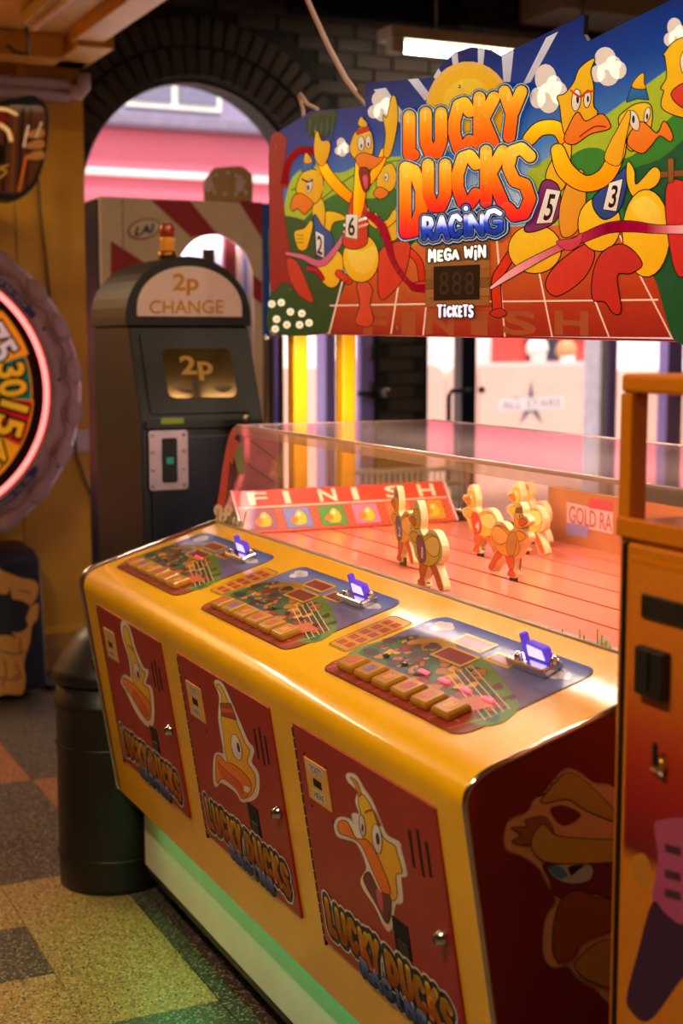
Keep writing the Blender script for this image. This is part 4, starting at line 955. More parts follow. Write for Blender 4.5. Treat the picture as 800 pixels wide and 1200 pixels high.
# blue vest duck 2
A.blob([(240, 660), (280, 650), (316, 690), (300, 770), (270, 790), (236, 760), (222, 700)], YD, 3)
A.stroke([(300, 740), (335, 768)], 12, C(206, 60, 34), 3); A.stroke([(190, 722), (220, 730), (240, 758)], 7, C(190, 40, 50), 3)
A.blob([(236, 540), (262, 516), (310, 528), (322, 545), (280, 556), (262, 600)], YD, 3)
A.blob([(206, 500), (236, 470), (250, 520), (240, 600), (214, 570)], YD, 3)
A.blob([(212, 528), (240, 570), (274, 600), (280, 640), (256, 684), (222, 680), (214, 600)], C(30, 80, 160), 3)
A.poly([(217, 588), (246, 604), (246, 684), (220, 668)], WHT, 2); A.text('2', [(222, 664), (240, 674), (241, 612), (223, 602)], BLACK, .02)
A.blob([(168, 380), (210, 366), (240, 390), (238, 450), (216, 486), (180, 480), (150, 450), (150, 420)], YD, 3)
A.blob([(214, 222), (226, 300), (236, 380), (226, 400), (246, 430), (226, 440)], YD, 0)
A.poly([(166, 372), (208, 362), (206, 336), (170, 344)], C(40, 110, 190), 2); A.blob([(176, 340), (180, 308), (190, 312), (204, 338)], YD, 2)
A.blob([(128, 496), (140, 460), (168, 454), (206, 486), (196, 506), (176, 526), (152, 504), (134, 514)], OR, 3)
A.poly(ell(194, 424, 10, 24, 16, .15), WHT, 2); A.poly(ell(190, 430, 4, 11), BLACK); A.stroke([(168, 400), (190, 410), (206, 402)], 3, BLACK)
A.blob([(142, 590), (176, 578), (196, 552), (206, 560), (196, 610), (182, 650), (160, 655), (146, 630)], YD, 3)
for k in range(3): A.stroke([(148, 600 + k * 14), (172, 604 + k * 12)], 1.5, BLACK, smooth=False)
# ribbon, left
A.stroke([(112, 668), (170, 680), (236, 704), (290, 650), (330, 580)], [5, 8, 12, 9, 4], C(206, 130, 150), 2)
# duck 6 with raised arms
A.blob([(448, 660), (500, 630), (545, 622), (556, 660), (530, 760), (470, 828), (446, 820), (442, 740)], C(210, 52, 26), 3)
A.blob([(366, 780), (400, 770), (420, 800), (412, 850), (424, 910), (400, 932), (360, 915), (376, 850)], C(206, 70, 36), 3)
A.poly(ell(380, 685, 64, 86, 24), YD, 3); A.blob([(330, 640), (380, 660), (430, 640), (436, 690), (400, 740), (350, 720)], C(252, 214, 70))
A.stroke([(345, 470), (300, 430), (258, 378), (236, 330)], [16, 18, 17, 14], YD, 3)
A.blob([(222, 226), (238, 262), (262, 262), (270, 284), (258, 330), (240, 352), (218, 330), (212, 280)], YD, 3)
A.stroke([(408, 410), (440, 360), (466, 300)], [12, 14, 14], YD, 3)
A.blob([(460, 172), (474, 178), (492, 104), (506, 112), (512, 180), (500, 260), (482, 318), (462, 310), (470, 240)], YD, 3)
A.blob([(346, 470), (372, 440), (396, 470), (404, 590), (398, 636), (352, 652), (316, 632), (328, 560)], C(216, 60, 30), 3)
A.stroke([(385, 340), (380, 400), (374, 478), (368, 530)], [22, 21, 20, 14], YD, 3)
A.stroke([(322, 566), (400, 540)], 5, WHT, smooth=False); A.stroke([(320, 590), (404, 562)], 4, C(244, 190, 150), smooth=False)
A.poly([(328, 528), (370, 528), (368, 616), (326, 608)], WHT, 2); A.text('6', [(335, 602), (358, 604), (360, 538), (337, 538)], BLACK, .02)
A.blob([(352, 250), (372, 218), (400, 214), (420, 240), (424, 300), (400, 330), (362, 326), (342, 296)], YD, 3)
A.blob([(372, 202), (382, 176), (392, 186), (404, 200), (396, 214)], YD, 2); A.poly([(364, 224), (410, 210), (412, 224), (368, 240)], C(206, 40, 30), 2)
A.blob([(364, 322), (392, 306), (440, 322), (462, 322), (440, 350), (404, 368), (378, 358)], OR, 3)
A.blob([(376, 364), (408, 366), (414, 420), (398, 446), (384, 420)], C(130, 20, 24), 3); A.blob([(388, 392), (404, 388), (406, 424), (396, 434)], C(226, 90, 110))
A.poly(ell(382, 272, 11, 26), WHT, 2.5); A.poly(ell(408, 266, 9, 23), WHT, 2.5); A.poly(ell(383, 280, 3.5, 8), BLACK); A.poly(ell(408, 274, 3, 8), BLACK)
A.stroke([(402, 524), (450, 560), (476, 620), (500, 700), (560, 780), (618, 796)], [10, 14, 13, 8, 8, 14], C(180, 20, 50), 2)
# right hand ducks ------------------------------------------------
A.T = c3
A.stroke([(190, 880), (150, 940), (126, 990), (130, 1090)], 15, C(206, 66, 26), 4); A.blob([(105, 1100), (140, 1085), (162, 1105), (130, 1116)], C(180, 30, 20), 3)
A.blob([(300, 1000), (340, 930), (440, 860), (470, 900), (430, 980), (340, 1040)], C(206, 50, 30), 4)
A.poly(ell(262, 876, 92, 84, 24), YD, 4)
A.stroke([(240, 490), (280, 452), (340, 452), (366, 500)], [22, 24, 24, 18], YD, 4)
A.blob([(300, 620), (336, 540), (370, 500), (388, 520), (372, 640), (330, 680)], YD, 4)
A.blob([(290, 640), (340, 650), (352, 720), (330, 780), (262, 812), (226, 806), (262, 740)], C(130, 40, 110), 4)
A.poly([(304, 664), (352, 672), (322, 782), (268, 786)], WHT, 3); A.text('5', [(292, 774), (318, 772), (336, 686), (312, 684)], BLACK, .02)
A.blob([(350, 740), (380, 640), (430, 600), (440, 720), (410, 810), (360, 830)], C(236, 160, 30), 3)
A.poly(ell(490, 788, 74, 94, 24), YD, 4)
A.blob([(468, 700), (500, 664), (560, 610), (592, 588), (574, 700), (550, 748), (508, 770), (476, 740)], C(34, 70, 150), 4)
A.blob([(350, 372), (342, 340), (368, 330), (400, 288), (420, 240), (470, 206), (456, 250), (466, 300), (466, 370), (480, 396), (462, 440), (410, 490), (366, 470)], YD, 4)
A.blob([(366, 492), (384, 440), (412, 396), (440, 428), (496, 402), (526, 440), (512, 456), (456, 470), (400, 506)], OR, 4); A.stroke([(420, 480), (470, 446), (510, 446)], 3, C(170, 40, 30))
A.poly(ell(407, 352, 15, 38, 16, .1), WHT, 3); A.poly(ell(446, 348, 11, 30, 16, .1), WHT, 3); A.poly(ell(412, 350, 5, 14), BLACK); A.poly(ell(448, 348, 4, 12), BLACK); A.stroke([(388, 318), (420, 340), (440, 326), (466, 320)], 4, ORD)
A.blob([(590, 570), (612, 600), (620, 650), (680, 590), (704, 610), (690, 650), (640, 676), (610, 690), (588, 640)], YD, 4)
A.poly(ell(655, 820, 82, 152, 26), YD, 4); A.blob([(600, 720), (660, 690), (710, 760), (690, 830), (640, 780)], C(252, 214, 70))
A.blob([(556, 420), (580, 390), (620, 366), (664, 368), (672, 420), (652, 490), (600, 530), (572, 480)], YD, 4)
A.blob([(588, 506), (604, 456), (640, 430), (690, 470), (716, 428), (744, 474), (736, 496), (700, 476), (668, 512), (636, 538)], OR, 4)
A.poly([(584, 358), (600, 310), (650, 312), (660, 350), (620, 346)], C(30, 110, 180), 3); A.blob([(604, 306), (618, 276), (642, 258), (644, 290), (648, 312)], YD, 3)
A.poly(ell(610, 424, 16, 36, 16, -.3), WHT, 3); A.poly(ell(656, 404, 9, 26, 16, .2), WHT, 3); A.poly(ell(608, 420, 5, 14), BLACK); A.poly(ell(656, 410, 4, 11), BLACK)
A.stroke([(344, 530), (372, 600), (440, 646), (510, 620), (552, 540), (572, 470)], [24, 30, 27, 28, 26, 12], YD, 4)
A.blob([(510, 560), (530, 500), (552, 460), (590, 392), (598, 410), (580, 500), (560, 580)], C(252, 190, 26), 3)
A.poly([(526, 644), (572, 630), (550, 742), (504, 736)], WHT, 3); A.text('3', [(522, 728), (544, 730), (558, 652), (536, 654)], BLACK, .02)
A.blob([(470, 960), (500, 890), (560, 860), (606, 880), (640, 930), (600, 960), (552, 970), (566, 1090), (540, 1100), (510, 1060), (468, 1050)], C(190, 36, 26), 4)
A.blob([(730, 650), (790, 640), (860, 700), (860, 900), (770, 970), (730, 800)], C(206, 40, 34), 4)
A.poly([(706, 604), (800, 596), (800, 618), (706, 626)], C(130, 80, 30), 2); A.poly([(732, 560), (752, 556), (752, 640), (734, 642)], C(140, 90, 34), 2)
A.blob([(710, 380), (716, 320), (706, 310), (726, 270), (720, 200), (716, 190), (760, 142), (830, 136), (860, 240), (840, 380), (790, 412)], YD, 4)
A.blob([(742, 330), (790, 292), (850, 300), (850, 380), (780, 376)], C(214, 60, 40), 4); A.poly(ell(790, 220, 16, 40), WHT, 3); A.poly(ell(794, 224, 6, 16), BLACK)
A.stroke([(110, 1012), (200, 950), (330, 880), (430, 838), (520, 802), (600, 796), (700, 806), (840, 806)], [4, 13, 11, 14, 17, 18, 14, 16], lambda x, y: lerp([(0, C(236, 190, 180)), (.45, C(206, 60, 90)), (.6, C(170, 10, 60)), (.8, C(190, 20, 70)), (1, C(236, 190, 180))])((x - 100) / 700), 3)
A.blob([(340, 850), (400, 838), (430, 820), (420, 860), (380, 880)], C(206, 60, 90), 2)
A.build('sign_artwork', M_sign, sgn)
# wooden ticket board with display
A2 = Art(SG, c6, .00008, .0062)
for k in range(7): A2.poly([(165, 782 + k * 43), (466, 772 + k * 43), (466, 812 + k * 43), (165, 822 + k * 43)], [C(150, 92, 40), C(130, 78, 34), C(160, 100, 46)][k % 3], 1)
A2.build('wood_board_print', M_sign, sgn)
dq = [c6(*p) for p in ((205, 1050), (420, 1044), (420, 880), (205, 890))]
dsp = MB().prism([SG.w(a, b, .0066) for a, b in dq], (-.0015, 0, 0)).obj('ticket_display', mat('dark_red_display', C(34, 6, 6), .5, spec=.1), sgn)
A2 = Art(SG, c6, .0001, .0082)
for k in range(3): A2.text('8', [(232 + k * 60, 1024), (276 + k * 60, 1022), (276 + k * 60, 912), (232 + k * 60, 914)], C(46, 10, 9), .0)
A2.build('digits', print_mat('unlit_digits', .6, 0), dsp)
# lettering
A = Art(SG, c6, .00008, .0088)
RA = [('R', 150, 218, 652, 768), ('A', 208, 288, 648, 764), ('C', 276, 348, 642, 758), ('I', 338, 384, 606, 750), ('N', 368, 452, 640, 748), ('G', 438, 540, 616, 742)]
letters(A, RA, 11, ((30, C(16, 20, 60)), (21, C(190, 214, 230)), (16, C(20, 30, 80))), BLUE_FILL)
LK = [('L', 62, 142, 158, 402), ('U', 138, 274, 142, 388), ('C', 272, 408, 96, 372), ('K', 388, 524, 70, 350), ('Y', 508, 652, 42, 312)]
DK = [('D', 40, 186, 398, 760), ('U', 150, 296, 384, 640), ('C', 288, 440, 342, 622), ('K', 420, 566, 320, 616), ('S', 526, 696, 308, 680)]
letters(A, LK, 28, ((15, C(18, 22, 60)), (11.5, C(224, 232, 238)), (9, C(60, 150, 196)), (5.5, C(40, 14, 16))), TOP_FILL)
letters(A, DK, 28, ((15, C(18, 22, 60)), (11.5, C(224, 232, 238)), (9, C(60, 150, 196)), (5.5, C(40, 14, 16))), LUCKY_FILL)
letters(A, RA, 11, ((16, C(20, 30, 80)), (9, C(150, 180, 214)), (6, C(16, 20, 60))), BLUE_FILL)
HL = C(255, 222, 130)
for x, y, l in ((86, 175, 40), (168, 160, 40), (245, 160, 30), (320, 125, 30), (422, 95, 40), (560, 80, 30), (80, 420, 50), (182, 402, 40), (270, 400, 30), (340, 372, 30), (452, 345, 40), (585, 330, 40)): A.stroke([(x, y), (x - 1, y + l)], 4, HL, smooth=False)
A.build('title_lettering', M_sign, sgn)
A = Art(SG, c6, .0001, .0095)
WF = lambda t: WHT
letters(A, [('M', 180, 222, 806, 872), ('E', 222, 256, 812, 866), ('G', 254, 294, 802, 864), ('A', 290, 330, 808, 860), ('W', 348, 396, 792, 852), ('I', 392, 418, 790, 862), ('N', 414, 456, 786, 850)], 6, ((5, C(30, 16, 16)),), WF)
letters(A, [('T', 222, 252, 1066, 1132), ('I', 250, 270, 1066, 1128), ('C', 268, 296, 1074, 1128), ('K', 294, 324, 1068, 1128), ('E', 322, 346, 1072, 1128), ('T', 344, 372, 1066, 1126), ('S', 370, 398, 1068, 1130)], 6, ((5, C(30, 16, 16)),), lambda t: C(236, 226, 232))
A.build('ticket_lettering', M_sign, sgn)
for px in ((543, 102), (344, 340), (328, 172), (470, 384)):
    MB().lathe([(.005, 0), (.004, .002), (.001, .003)], SG.w(*SG.at(*px), .0105), 10, SG.a, SG.b, SG.n).obj('screw', M_chr, sgn)
# hook at the far end
h0 = onX(356, 146, SX + .02); h1 = onX(352, 112, SX + .02)
hk = [onX(x, y, SX + .02) for x, y in ((357, 148), (355, 128), (350, 112), (352, 110), (360, 122), (372, 128))]
MB().tube(hk, .006, 8).obj('hook', M_lil, sgn)
# hanging cable
cb = [onX(x, y, SX + .03) for x, y in ((430, 124), (420, 112), (405, 92), (385, 55), (370, 22), (356, -10), (350, -60))]; cb.append(Vector((cb[-1].x, cb[-1].y, 3.62)))
cbl = empty('hanging_cable', cb[0], 'thin white cable running from ceiling down to the header sign', 'cable')
MB().tube([tuple(v) for v in cb], .0075, 8).obj('cord', M_lil, cbl)
MB().tube([onX(x, y, SX + .03) for x, y in ((426, 122), (418, 112), (420, 106), (428, 118), (431, 127))], .004, 8).obj('tie', M_steel, cbl)
# ================================================================== RACING DUCK CUT-OUTS
DUCK = [(.18, .98), (.26, 1.0), (.33, .91), (.37, .79), (.35, .67), (.45, .61), (.60, .69), (.78, .68), (.93, .54), (.92, .38), (.80, .30), (.92, .17), (.99, .04), (.86, .0), (.74, .14), (.62, .24), (.50, .20), (.46, .09), (.50, .0), (.30, .0), (.27, .06), (.36, .10), (.34, .24), (.20, .34), (.13, .46), (.02, .52), (.0, .60), (.10, .65), (.17, .67), (.06, .72), (.0, .77), (.04, .83), (.13, .85), (.14, .92)]
def duck(px0, px1, py0, py1, X, num, vest, hat, label, flip=False):
    pa, pb = onX(px0, (py0 + py1) / 2, X), onX(px1, (py0 + py1) / 2, X)
    zt = onX((px0 + px1) / 2, py0, X).z; zb = ZT + .010; w = pa.y - pb.y; h = zt - zb; yc = pa.y
    o = empty('racing_duck', (X, (pa.y + pb.y) / 2, ZT - .02), label, 'duck figure', 'wooden racing ducks on the track')
    g = (lambda u: 1 - u) if flip else (lambda u: u)
    th = .018
    DP_ = Plane((X - th / 2, yc, zb), (0, -1, 0), (0, 0, 1)); Tf = lambda u, v: (g(u) * w, v * h)
    sm = cat(DUCK, 3)
    if flip: sm = sm[::-1]
    MB().prism([DP_.w(*Tf(*p)) for p in sm], (th, 0, 0)).obj('plywood', M_ply, o)
    MB().box(X - .004, X + .004, yc - w * g(.42) - .012, yc - w * g(.42) + .012, ZT - .012, zb + .01).obj('peg', M_dark, o)
    for side in (0, 1):
        PL = DP_ if side == 0 else Plane((X + th / 2, yc, zb), (0, -1, 0), (0, 0, -1))
        Tq = Tf if side == 0 else (lambda u, v: (g(u) * w, -v * h))
        A = Art(PL, Tq, .0002, .0004); k = .008
        A.blob([(.36, .10), (.46, .12), (.54, .26), (.42, .34), (.33, .24)], C(222, 96, 40), k); A.blob([(.31, .02), (.47, .02), (.44, .08), (.36, .09)], C(216, 84, 36), k)
        A.blob([(.64, .26), (.76, .28), (.92, .1), (.95, .04), (.87, .03), (.76, .16)], C(222, 96, 40), k)
        A.blob([(.22, .36), (.36, .28), (.62, .27), (.80, .34), (.88, .44), (.84, .58), (.72, .64), (.55, .62), (.4, .56), (.3, .56), (.24, .5)], C(250, 200, 60), k)
        A.blob([(.45, .5), (.6, .6), (.8, .62), (.88, .52), (.82, .42), (.66, .4)], C(255, 224, 120), k)
        A.blob([(.06, .57), (.2, .5), (.3, .56), (.26, .62), (.14, .62)], C(240, 186, 46), k)
        A.blob([(.26, .56), (.36, .6), (.46, .54), (.52, .4), (.48, .3), (.34, .3), (.28, .42)], vest, k)
        A.blob([(.15, .68), (.3, .68), (.34, .78), (.3, .88), (.2, .9), (.14, .82)], C(244, 192, 50), k)
        A.blob([(.04, .77), (.14, .8), (.22, .76), (.2, .7), (.1, .73)], C(236, 112, 40), k)
        if hat: A.poly([(.15, .88), (.31, .86), (.29, .92), (.17, .94)], hat, k * .7)
        A.poly(ell(.23, .82, .035, .035), WHT, k * .6); A.poly(ell(.21, .82, .012, .02), BLACK)
        if num:
            A.poly(ell(.42, .40, .10, .085), vest if num else WHT)
            hw_ = .016 if num == '1' else .045; q_ = [(.42 - hw_, .34), (.42 + hw_, .34), (.42 + hw_, .465), (.42 - hw_, .465)]
            A.text(num, q_ if (side == 0) != flip else [q_[1], q_[0], q_[3], q_[2]], WHT, .02)
        A.build('duck_print', M_pic, o)
duck(461, 489, 571, 658, 1.652, '2', C(110, 110, 190), C(120, 160, 214), 'wooden duck racer number 2 in purple bib nearest the finish board')
duck(482, 525, 589, 688, 1.528, '1', C(150, 70, 120), None, 'wooden duck racer number 1 on the lane nearest the players')
duck(545, 590, 570, 655, 1.902, '4', C(226, 60, 60), None, 'wooden duck racer number 4 with red bib in the middle lane')
duck(575, 623, 586, 681, 1.776, '', C(206, 170, 80), C(150, 120, 60), 'wooden duck racer in dull gold in front of number 5', True)
duck(597, 644, 566, 648, 2.032, '5', C(230, 70, 70), None, 'wooden duck racer number 5 with red bib at right of pack')
duck(612, 646, 565, 634, 2.156, '6', C(240, 150, 60), C(226, 110, 70), 'wooden duck racer on the farthest lane partly behind number 5')
# ================================================================== CHANGE MACHINE
CX0, CX1, CXm = 1.30, 1.875, 1.6
chg = empty('change_machine', (1.64, 4.85, 0), 'dark blue-black coin change machine with arched pale header and amber beacon', 'change machine')
x0, x1 = 1.435, 1.872; ysl = 4.72; yb = 5.12; zh = 1.70; ztop = 1.925
# lower body, sloping screen section, arched head
MB().prism([(x0, 4.565, .02), (x0, 4.565, 1.375), (x0, 4.70, zh), (x0, yb, zh), (x0, yb, .02)], (x1 - x0, 0, 0)).obj('body', M_char, chg, .008)
def archp(xa, xb, za, zt, n=20): return [(xa, za)] + [((xa + xb) / 2 - (xb - xa) / 2 * math.cos(math.pi * i / n), za + .03 + (zt - za - .03) * math.sin(math.pi * i / n)) for i in range(n + 1)] + [(xb, za)]
MB().prism([(x, 4.685, z) for x, z in archp(x0 - .012, x1 + .006, zh, ztop + .012)], (0, yb - 4.685, 0)).obj('arched_head', M_char, chg, .004)
hp = Plane((0, 4.684, 0), (1, 0, 0), (0, 0, 1))
hdr = MB().prism([(x, 4.680, z) for x, z in archp(x0 + .028, x1 - .03, zh + .032, ztop - .022)], (0, .006, 0)).obj('header_plate', mat('pale_pink_plate', C(232, 206, 200), .4, var=.04), chg)
HPl = Plane((0, 4.6795, 0), (1, 0, 0), (0, 0, 1))
f4 = lambda x, y: HPl.at(90 + x * .3, 210 + y * .3)
A = Art(HPl, f4, .0003, .0005)
GOLD = C(206, 138, 10)
A.text('2p', [(374, 454), (474, 452), (474, 370), (378, 370)], GOLD, .025); A.text('CHANGE', [(284, 526), (572, 524), (572, 472), (284, 474)], GOLD, .012)
A.build('header_lettering', M_print, hdr)
# sloping screen panel
SL = Plane((0, 4.565, 1.375), (1, 0, 0), (0, .135, zh - 1.375))
scr = MB().prism([SL.w(a, b, .002) for a, b in rrect(x0 + .035, x1 - .035, .03, .325, .012)], SL.n * .006).obj('screen_bezel', M_char, chg, .003)
M_scr = mat('brown_tinted_screen', C(104, 80, 40), .08, .6, var=.35, scale=9)
wq = rrect(x0 + .105, x1 - .085, .085, .265, .025)
wn_ = MB().prism([SL.w(a, b, .008) for a, b in wq], SL.n * .002).obj('screen', M_scr, scr)
A = Art(Plane(SL.w(0, 0, .0105), SL.a, SL.b), None, .0002, .0003)
A.text('2p', [(1.60, .15), (1.71, .15), (1.71, .235), (1.60, .235)], C(186, 140, 40), .03)
for xx in (1.575, 1.71):
    A.poly([(xx, .125), (xx + .06, .125), (xx + .06, .112), (xx + .03, .1), (xx, .112)], C(60, 44, 24)); A.poly([(xx + .006, .121), (xx + .054, .121), (xx + .054, .116), (xx + .006, .116)], C(150, 120, 60))
A.poly([(1.637, .09), (1.652, .09), (1.652, .15), (1.637, .15)], C(50, 36, 20))
A.build('screen_print', M_print, wn_)
FP = Plane((0, 4.565, 0), (1, 0, 0), (0, 0, 1))
MB().box(x0 + .01, x1 - .01, 4.55, 4.566, 1.355, 1.385).obj('ledge', M_char, chg, .004)
p_ = FP.at(200, 493); MB().box(p_[0] - .04, p_[0] + .04, 4.546, 4.552, p_[1] - .01, p_[1] + .01).obj('status_display', mat('green_lcd', C(110, 120, 20), .3, emit=C(130, 140, 20), es=.25), chg, .002)
MB().box(x0 + .03, x1 - .015, 4.556, 4.566, .05, 1.33).obj('cash_door', M_navy, chg, .004)
pc = FP.at(196, 539); cx, cz = pc
coin = MB().prism([(cx + a, 4.556, cz + b) for a, b in rrect(-.068, .068, -.1, .1, .01)], (0, -.006, 0)).obj('coin_plate', mat('lilac_steel_plate', C(206, 190, 206), .3, .5), chg, .002)
MB().prism([(cx + a, 4.5505, cz + b) for a, b in rrect(-.024, .03, -.075, .075, .008)], (0, -.003, 0)).obj('coin_slot', M_dark, coin)
MB().box(cx - .008, cx + .016, 4.546, 4.5478, cz - .012, cz + .01).obj('slot_lamp', mat('green_lamp', C(20, 90, 60), .3, emit=(.02, .4, .2), es=.3), coin)
for a in (-.055, .055):
    for b in (-.085, -.03, .03, .085): MB().lathe([(.007, 0), (.006, .003), (.001, .005)], (cx + a, 4.55, cz + b), 10, (1, 0, 0), (0, 0, 1), (0, -1, 0)).obj('rivet', M_steel, coin)
pk = FP.at(286, 490); MB().lathe([(.016, 0), (.016, .006), (.01, .012), (.002, .013)], (pk[0], 4.552, pk[1]), 14, (1, 0, 0), (0, 0, 1), (0, -1, 0)).obj('lock', M_chr, chg)
pb_ = onY(196, 300, 4.85); bz = onY(196, 300, 4.85).z
bc = (onY(196, 290, 4.85).x, 4.85, bz - .01)
hgt = onY(196, 262, 4.85).z - bc[2]
MB().lathe([(.032, 0), (.032, hgt * .2), (.026, hgt * .22)], bc, 16).obj('beacon_base', mat('brass', C(180, 130, 60), .25, .9), chg)
MB().lathe([(.026, hgt * .2), (.026, hgt * .52), (.028, hgt * .55), (.028, hgt * .6)], bc, 16).obj('beacon_body', mat('amber_clear', C(236, 150, 60), .2, emit=C(236, 130, 40), es=.3), chg)
MB().lathe([(.027, hgt * .6), (.027, hgt * .92), (.02, hgt), (.002, hgt * 1.01)], bc, 16).obj('beacon_lens', mat('orange_lens', C(200, 70, 20), .15, coat=.8), chg)
# ================================================================== WASTE BIN
bc = (1.145 + .03, 4.135, 0)
bn = empty('waste_bin', bc, 'dark brown round litter bin behind the far end of the yellow game', 'bin')
bc = (1.19, 4.14, 0); r = .165
MB().lathe([(r, .0), (r, .02), (r + .002, .08), (r + .002, .3), (r + .001, .55), (r + .006, .555), (r + .006, .575), (r, .58), (r, .64)], bc, 40).obj('body', M_bin, bn)
MB().lathe([(r + .01, .635), (r + .012, .66), (r + .004, .672), (.11, .76), (.08, .79), (.02, .8)], bc, 40).obj('lid', M_bin, bn)
for z in (.10, .44): MB().lathe([(r + .001, z - .006), (r + .007, z), (r + .001, z + .006)], bc, 40, cap=False).obj('rib', M_bin, bn)
MB().box(bc[0] - .09, bc[0] - .0, bc[1] - .16, bc[1] - .1, .69, .72).obj('opening', M_dark, bn)
# ================================================================== PRIZE WHEEL
wc = onY(-95, 461, 6.45); Rw = (onY(93, 461, 6.45) - wc).length * 1.02
whl = empty('prize_wheel_game', (wc.x, 6.6, 0), 'prize wheel game with pale scalloped rim and glowing pink ring against yellow wall', 'arcade game')
WX, WZ = wc.x, wc.z
M_rim = mat('mauve_rim_paint', C(170, 134, 138), .4, var=.1, scale=8)
rim = MB().lathe([(.78 * Rw, .02), (.78 * Rw, .09), (.80 * Rw, .12), (.84 * Rw, .125), (.88 * Rw, .115), (.92 * Rw, .135), (.97 * Rw, .12), (Rw, .07), (Rw, .0), (.78 * Rw, 0)], (WX, 6.55, WZ), 72, (1, 0, 0), (0, 0, 1), (0, -1, 0), cap=False).obj('rim', M_rim, whl)
n_s = 22
for k in range(n_s):
    a = 2 * math.pi * k / n_s + .14
    c = Vector((WX + .945 * Rw * math.cos(a), 6.55 - .128, WZ + .945 * Rw * math.sin(a)))
    MB().lathe([(.05, -.01), (.047, .006), (.03, .013), (.004, .016)], c, 16, Vector((math.cos(a), 0, math.sin(a))) * .8, Vector((-math.sin(a), 0, math.cos(a))) * 1.35, (0, -1, 0)).obj('scallop', M_rim, rim)
sw = []
for k in range(221):
    a = 2 * math.pi * k / 220; rr = Rw * (.895 - .022 * math.cos(n_s * (a - .14))); sw.append((WX + rr * math.cos(a), 6.55 - .128, WZ + rr * math.sin(a)))
MB().tube(sw, .007, 6, False).obj('scroll_bead', mat('brown_mauve', C(150, 112, 108), .45), rim)
for k in range(12):
    a = math.radians(5 + k * 22); MB().lathe([(.009, 0), (.008, .004), (.001, .006)], (WX + .85 * Rw * math.cos(a), 6.55 - .122, WZ + .85 * Rw * math.sin(a)), 10, (1, 0, 0), (0, 0, 1), (0, -1, 0)).obj('bolt', M_blk, rim)
M_neon = mat('pink_neon', C(255, 90, 90), .3, emit=(1, .16, .14), es=3.2)
ring = [(WX + .772 * Rw * math.cos(2 * math.pi * k / 96), 6.55 - .098, WZ + .772 * Rw * math.sin(2 * math.pi * k / 96)) for k in range(97)]
MB().tube(ring, .011, 8, False).obj('neon_ring', M_neon, whl)
disc = MB().lathe([(.775 * Rw, 0), (.775 * Rw, .02), (.002, .021)], (WX, 6.55, WZ), 72, (1, 0, 0), (0, 0, 1), (0, -1, 0)).obj('wheel_disc', M_dark, whl)
WP = Plane((WX, 6.528, WZ), (1, 0, 0), (0, 0, 1)); A = Art(WP, None, .0005, .0005)
names = ['30', '75', '10', '50', '20', '100', '5', '40', '25', '60', '10', '80', '35', '45', '15']
cols = [C(20, 120, 100), C(236, 170, 30), C(190, 36, 40), C(40, 90, 160)]
for k in range(15):
    a0 = math.radians(-5 + k * 24); a1 = a0 + math.radians(24); r0, r1 = .18 * Rw, (.70 if names[k] not in ('75',) else .72) * Rw
    if k == 14: a0, a1 = math.radians(-29), math.radians(-5)
    out = [(r0 * math.cos(a0), r0 * math.sin(a0))] + [(r1 * math.cos(a0 + (a1 - a0) * i / 5), r1 * math.sin(a0 + (a1 - a0) * i / 5)) for i in range(6)] + [(r0 * math.cos(a1), r0 * math.sin(a1))]
    col = C(20, 116, 96) if k == 0 else C(186, 34, 36) if k == 14 else cols[k % 4] if k != 1 else C(240, 170, 30)
    A.poly(out, col, .006, C(220, 160, 40))
    am = (a0 + a1) / 2; rm = .585 * Rw; er = Vector((math.cos(am), math.sin(am))); et = Vector((-math.sin(am), math.cos(am))); s = .075
    base = er * rm
    def cnr(u, v): q = base + er * v - et * u; return (q.x, q.y)
    A.text(names[k], [cnr(-s * .95, -s * .8), cnr(s * .95, -s * .8), cnr(s * .95, s * .8), cnr(-s * .95, s * .8)], C(244, 190, 40) if k != 1 else C(230, 226, 226), .03, .06, BLACK)
A.poly(ell(0, 0, .16 * Rw, .16 * Rw), C(214, 160, 40), .006)
A.build('wheel_print', print_mat('wheel_print', .25, .6, .25), disc)
RP = Plane((WX, 6.55 - .126, WZ), (1, 0, 0), (0, 0, 1)); A = Art(RP, None, .0005, .0006)
for sgn_ in (1, -1):
    A = Art(RP, None, .0005, .0006)
    a0 = math.radians(36) * sgn_
    for j, wd in enumerate(('SPIN', 'THE', 'WHEEL')):
        am = a0 + sgn_ * math.radians(4 + (2 - j if sgn_ > 0 else j) * 7.5); er = Vector((math.cos(am), math.sin(am))); et = Vector((-math.sin(am), math.cos(am))); b = er * .83 * Rw; hw = .012 * len(wd)
        q = lambda u, v: ((b + er * v - et * u).x, (b + er * v - et * u).y)
        A.poly([q(-hw - .01, -.016), q(hw + .01, -.016), q(hw + .01, .016), q(-hw - .01, .016)], C(60, 40, 110)); A.text(wd, [q(-hw, -.009), q(hw, -.009), q(hw, .009), q(-hw, .009)], C(196, 170, 150), .01)
    am = a0; er = Vector((math.cos(am), math.sin(am))); et = Vector((-math.sin(am), math.cos(am))); b = er * .83 * Rw
    A.poly([tuple(b - et * .035 * sgn_), tuple(b + er * .025 + et * .03 * sgn_), tuple(b - er * .025 + et * .03 * sgn_)], C(50, 40, 110))
    A.build('rim_print', M_print, rim)
MB().box(WX - .25, WX + .25, 6.56, 6.9, .6, 2.4).obj('column', M_nvp, whl, .02)
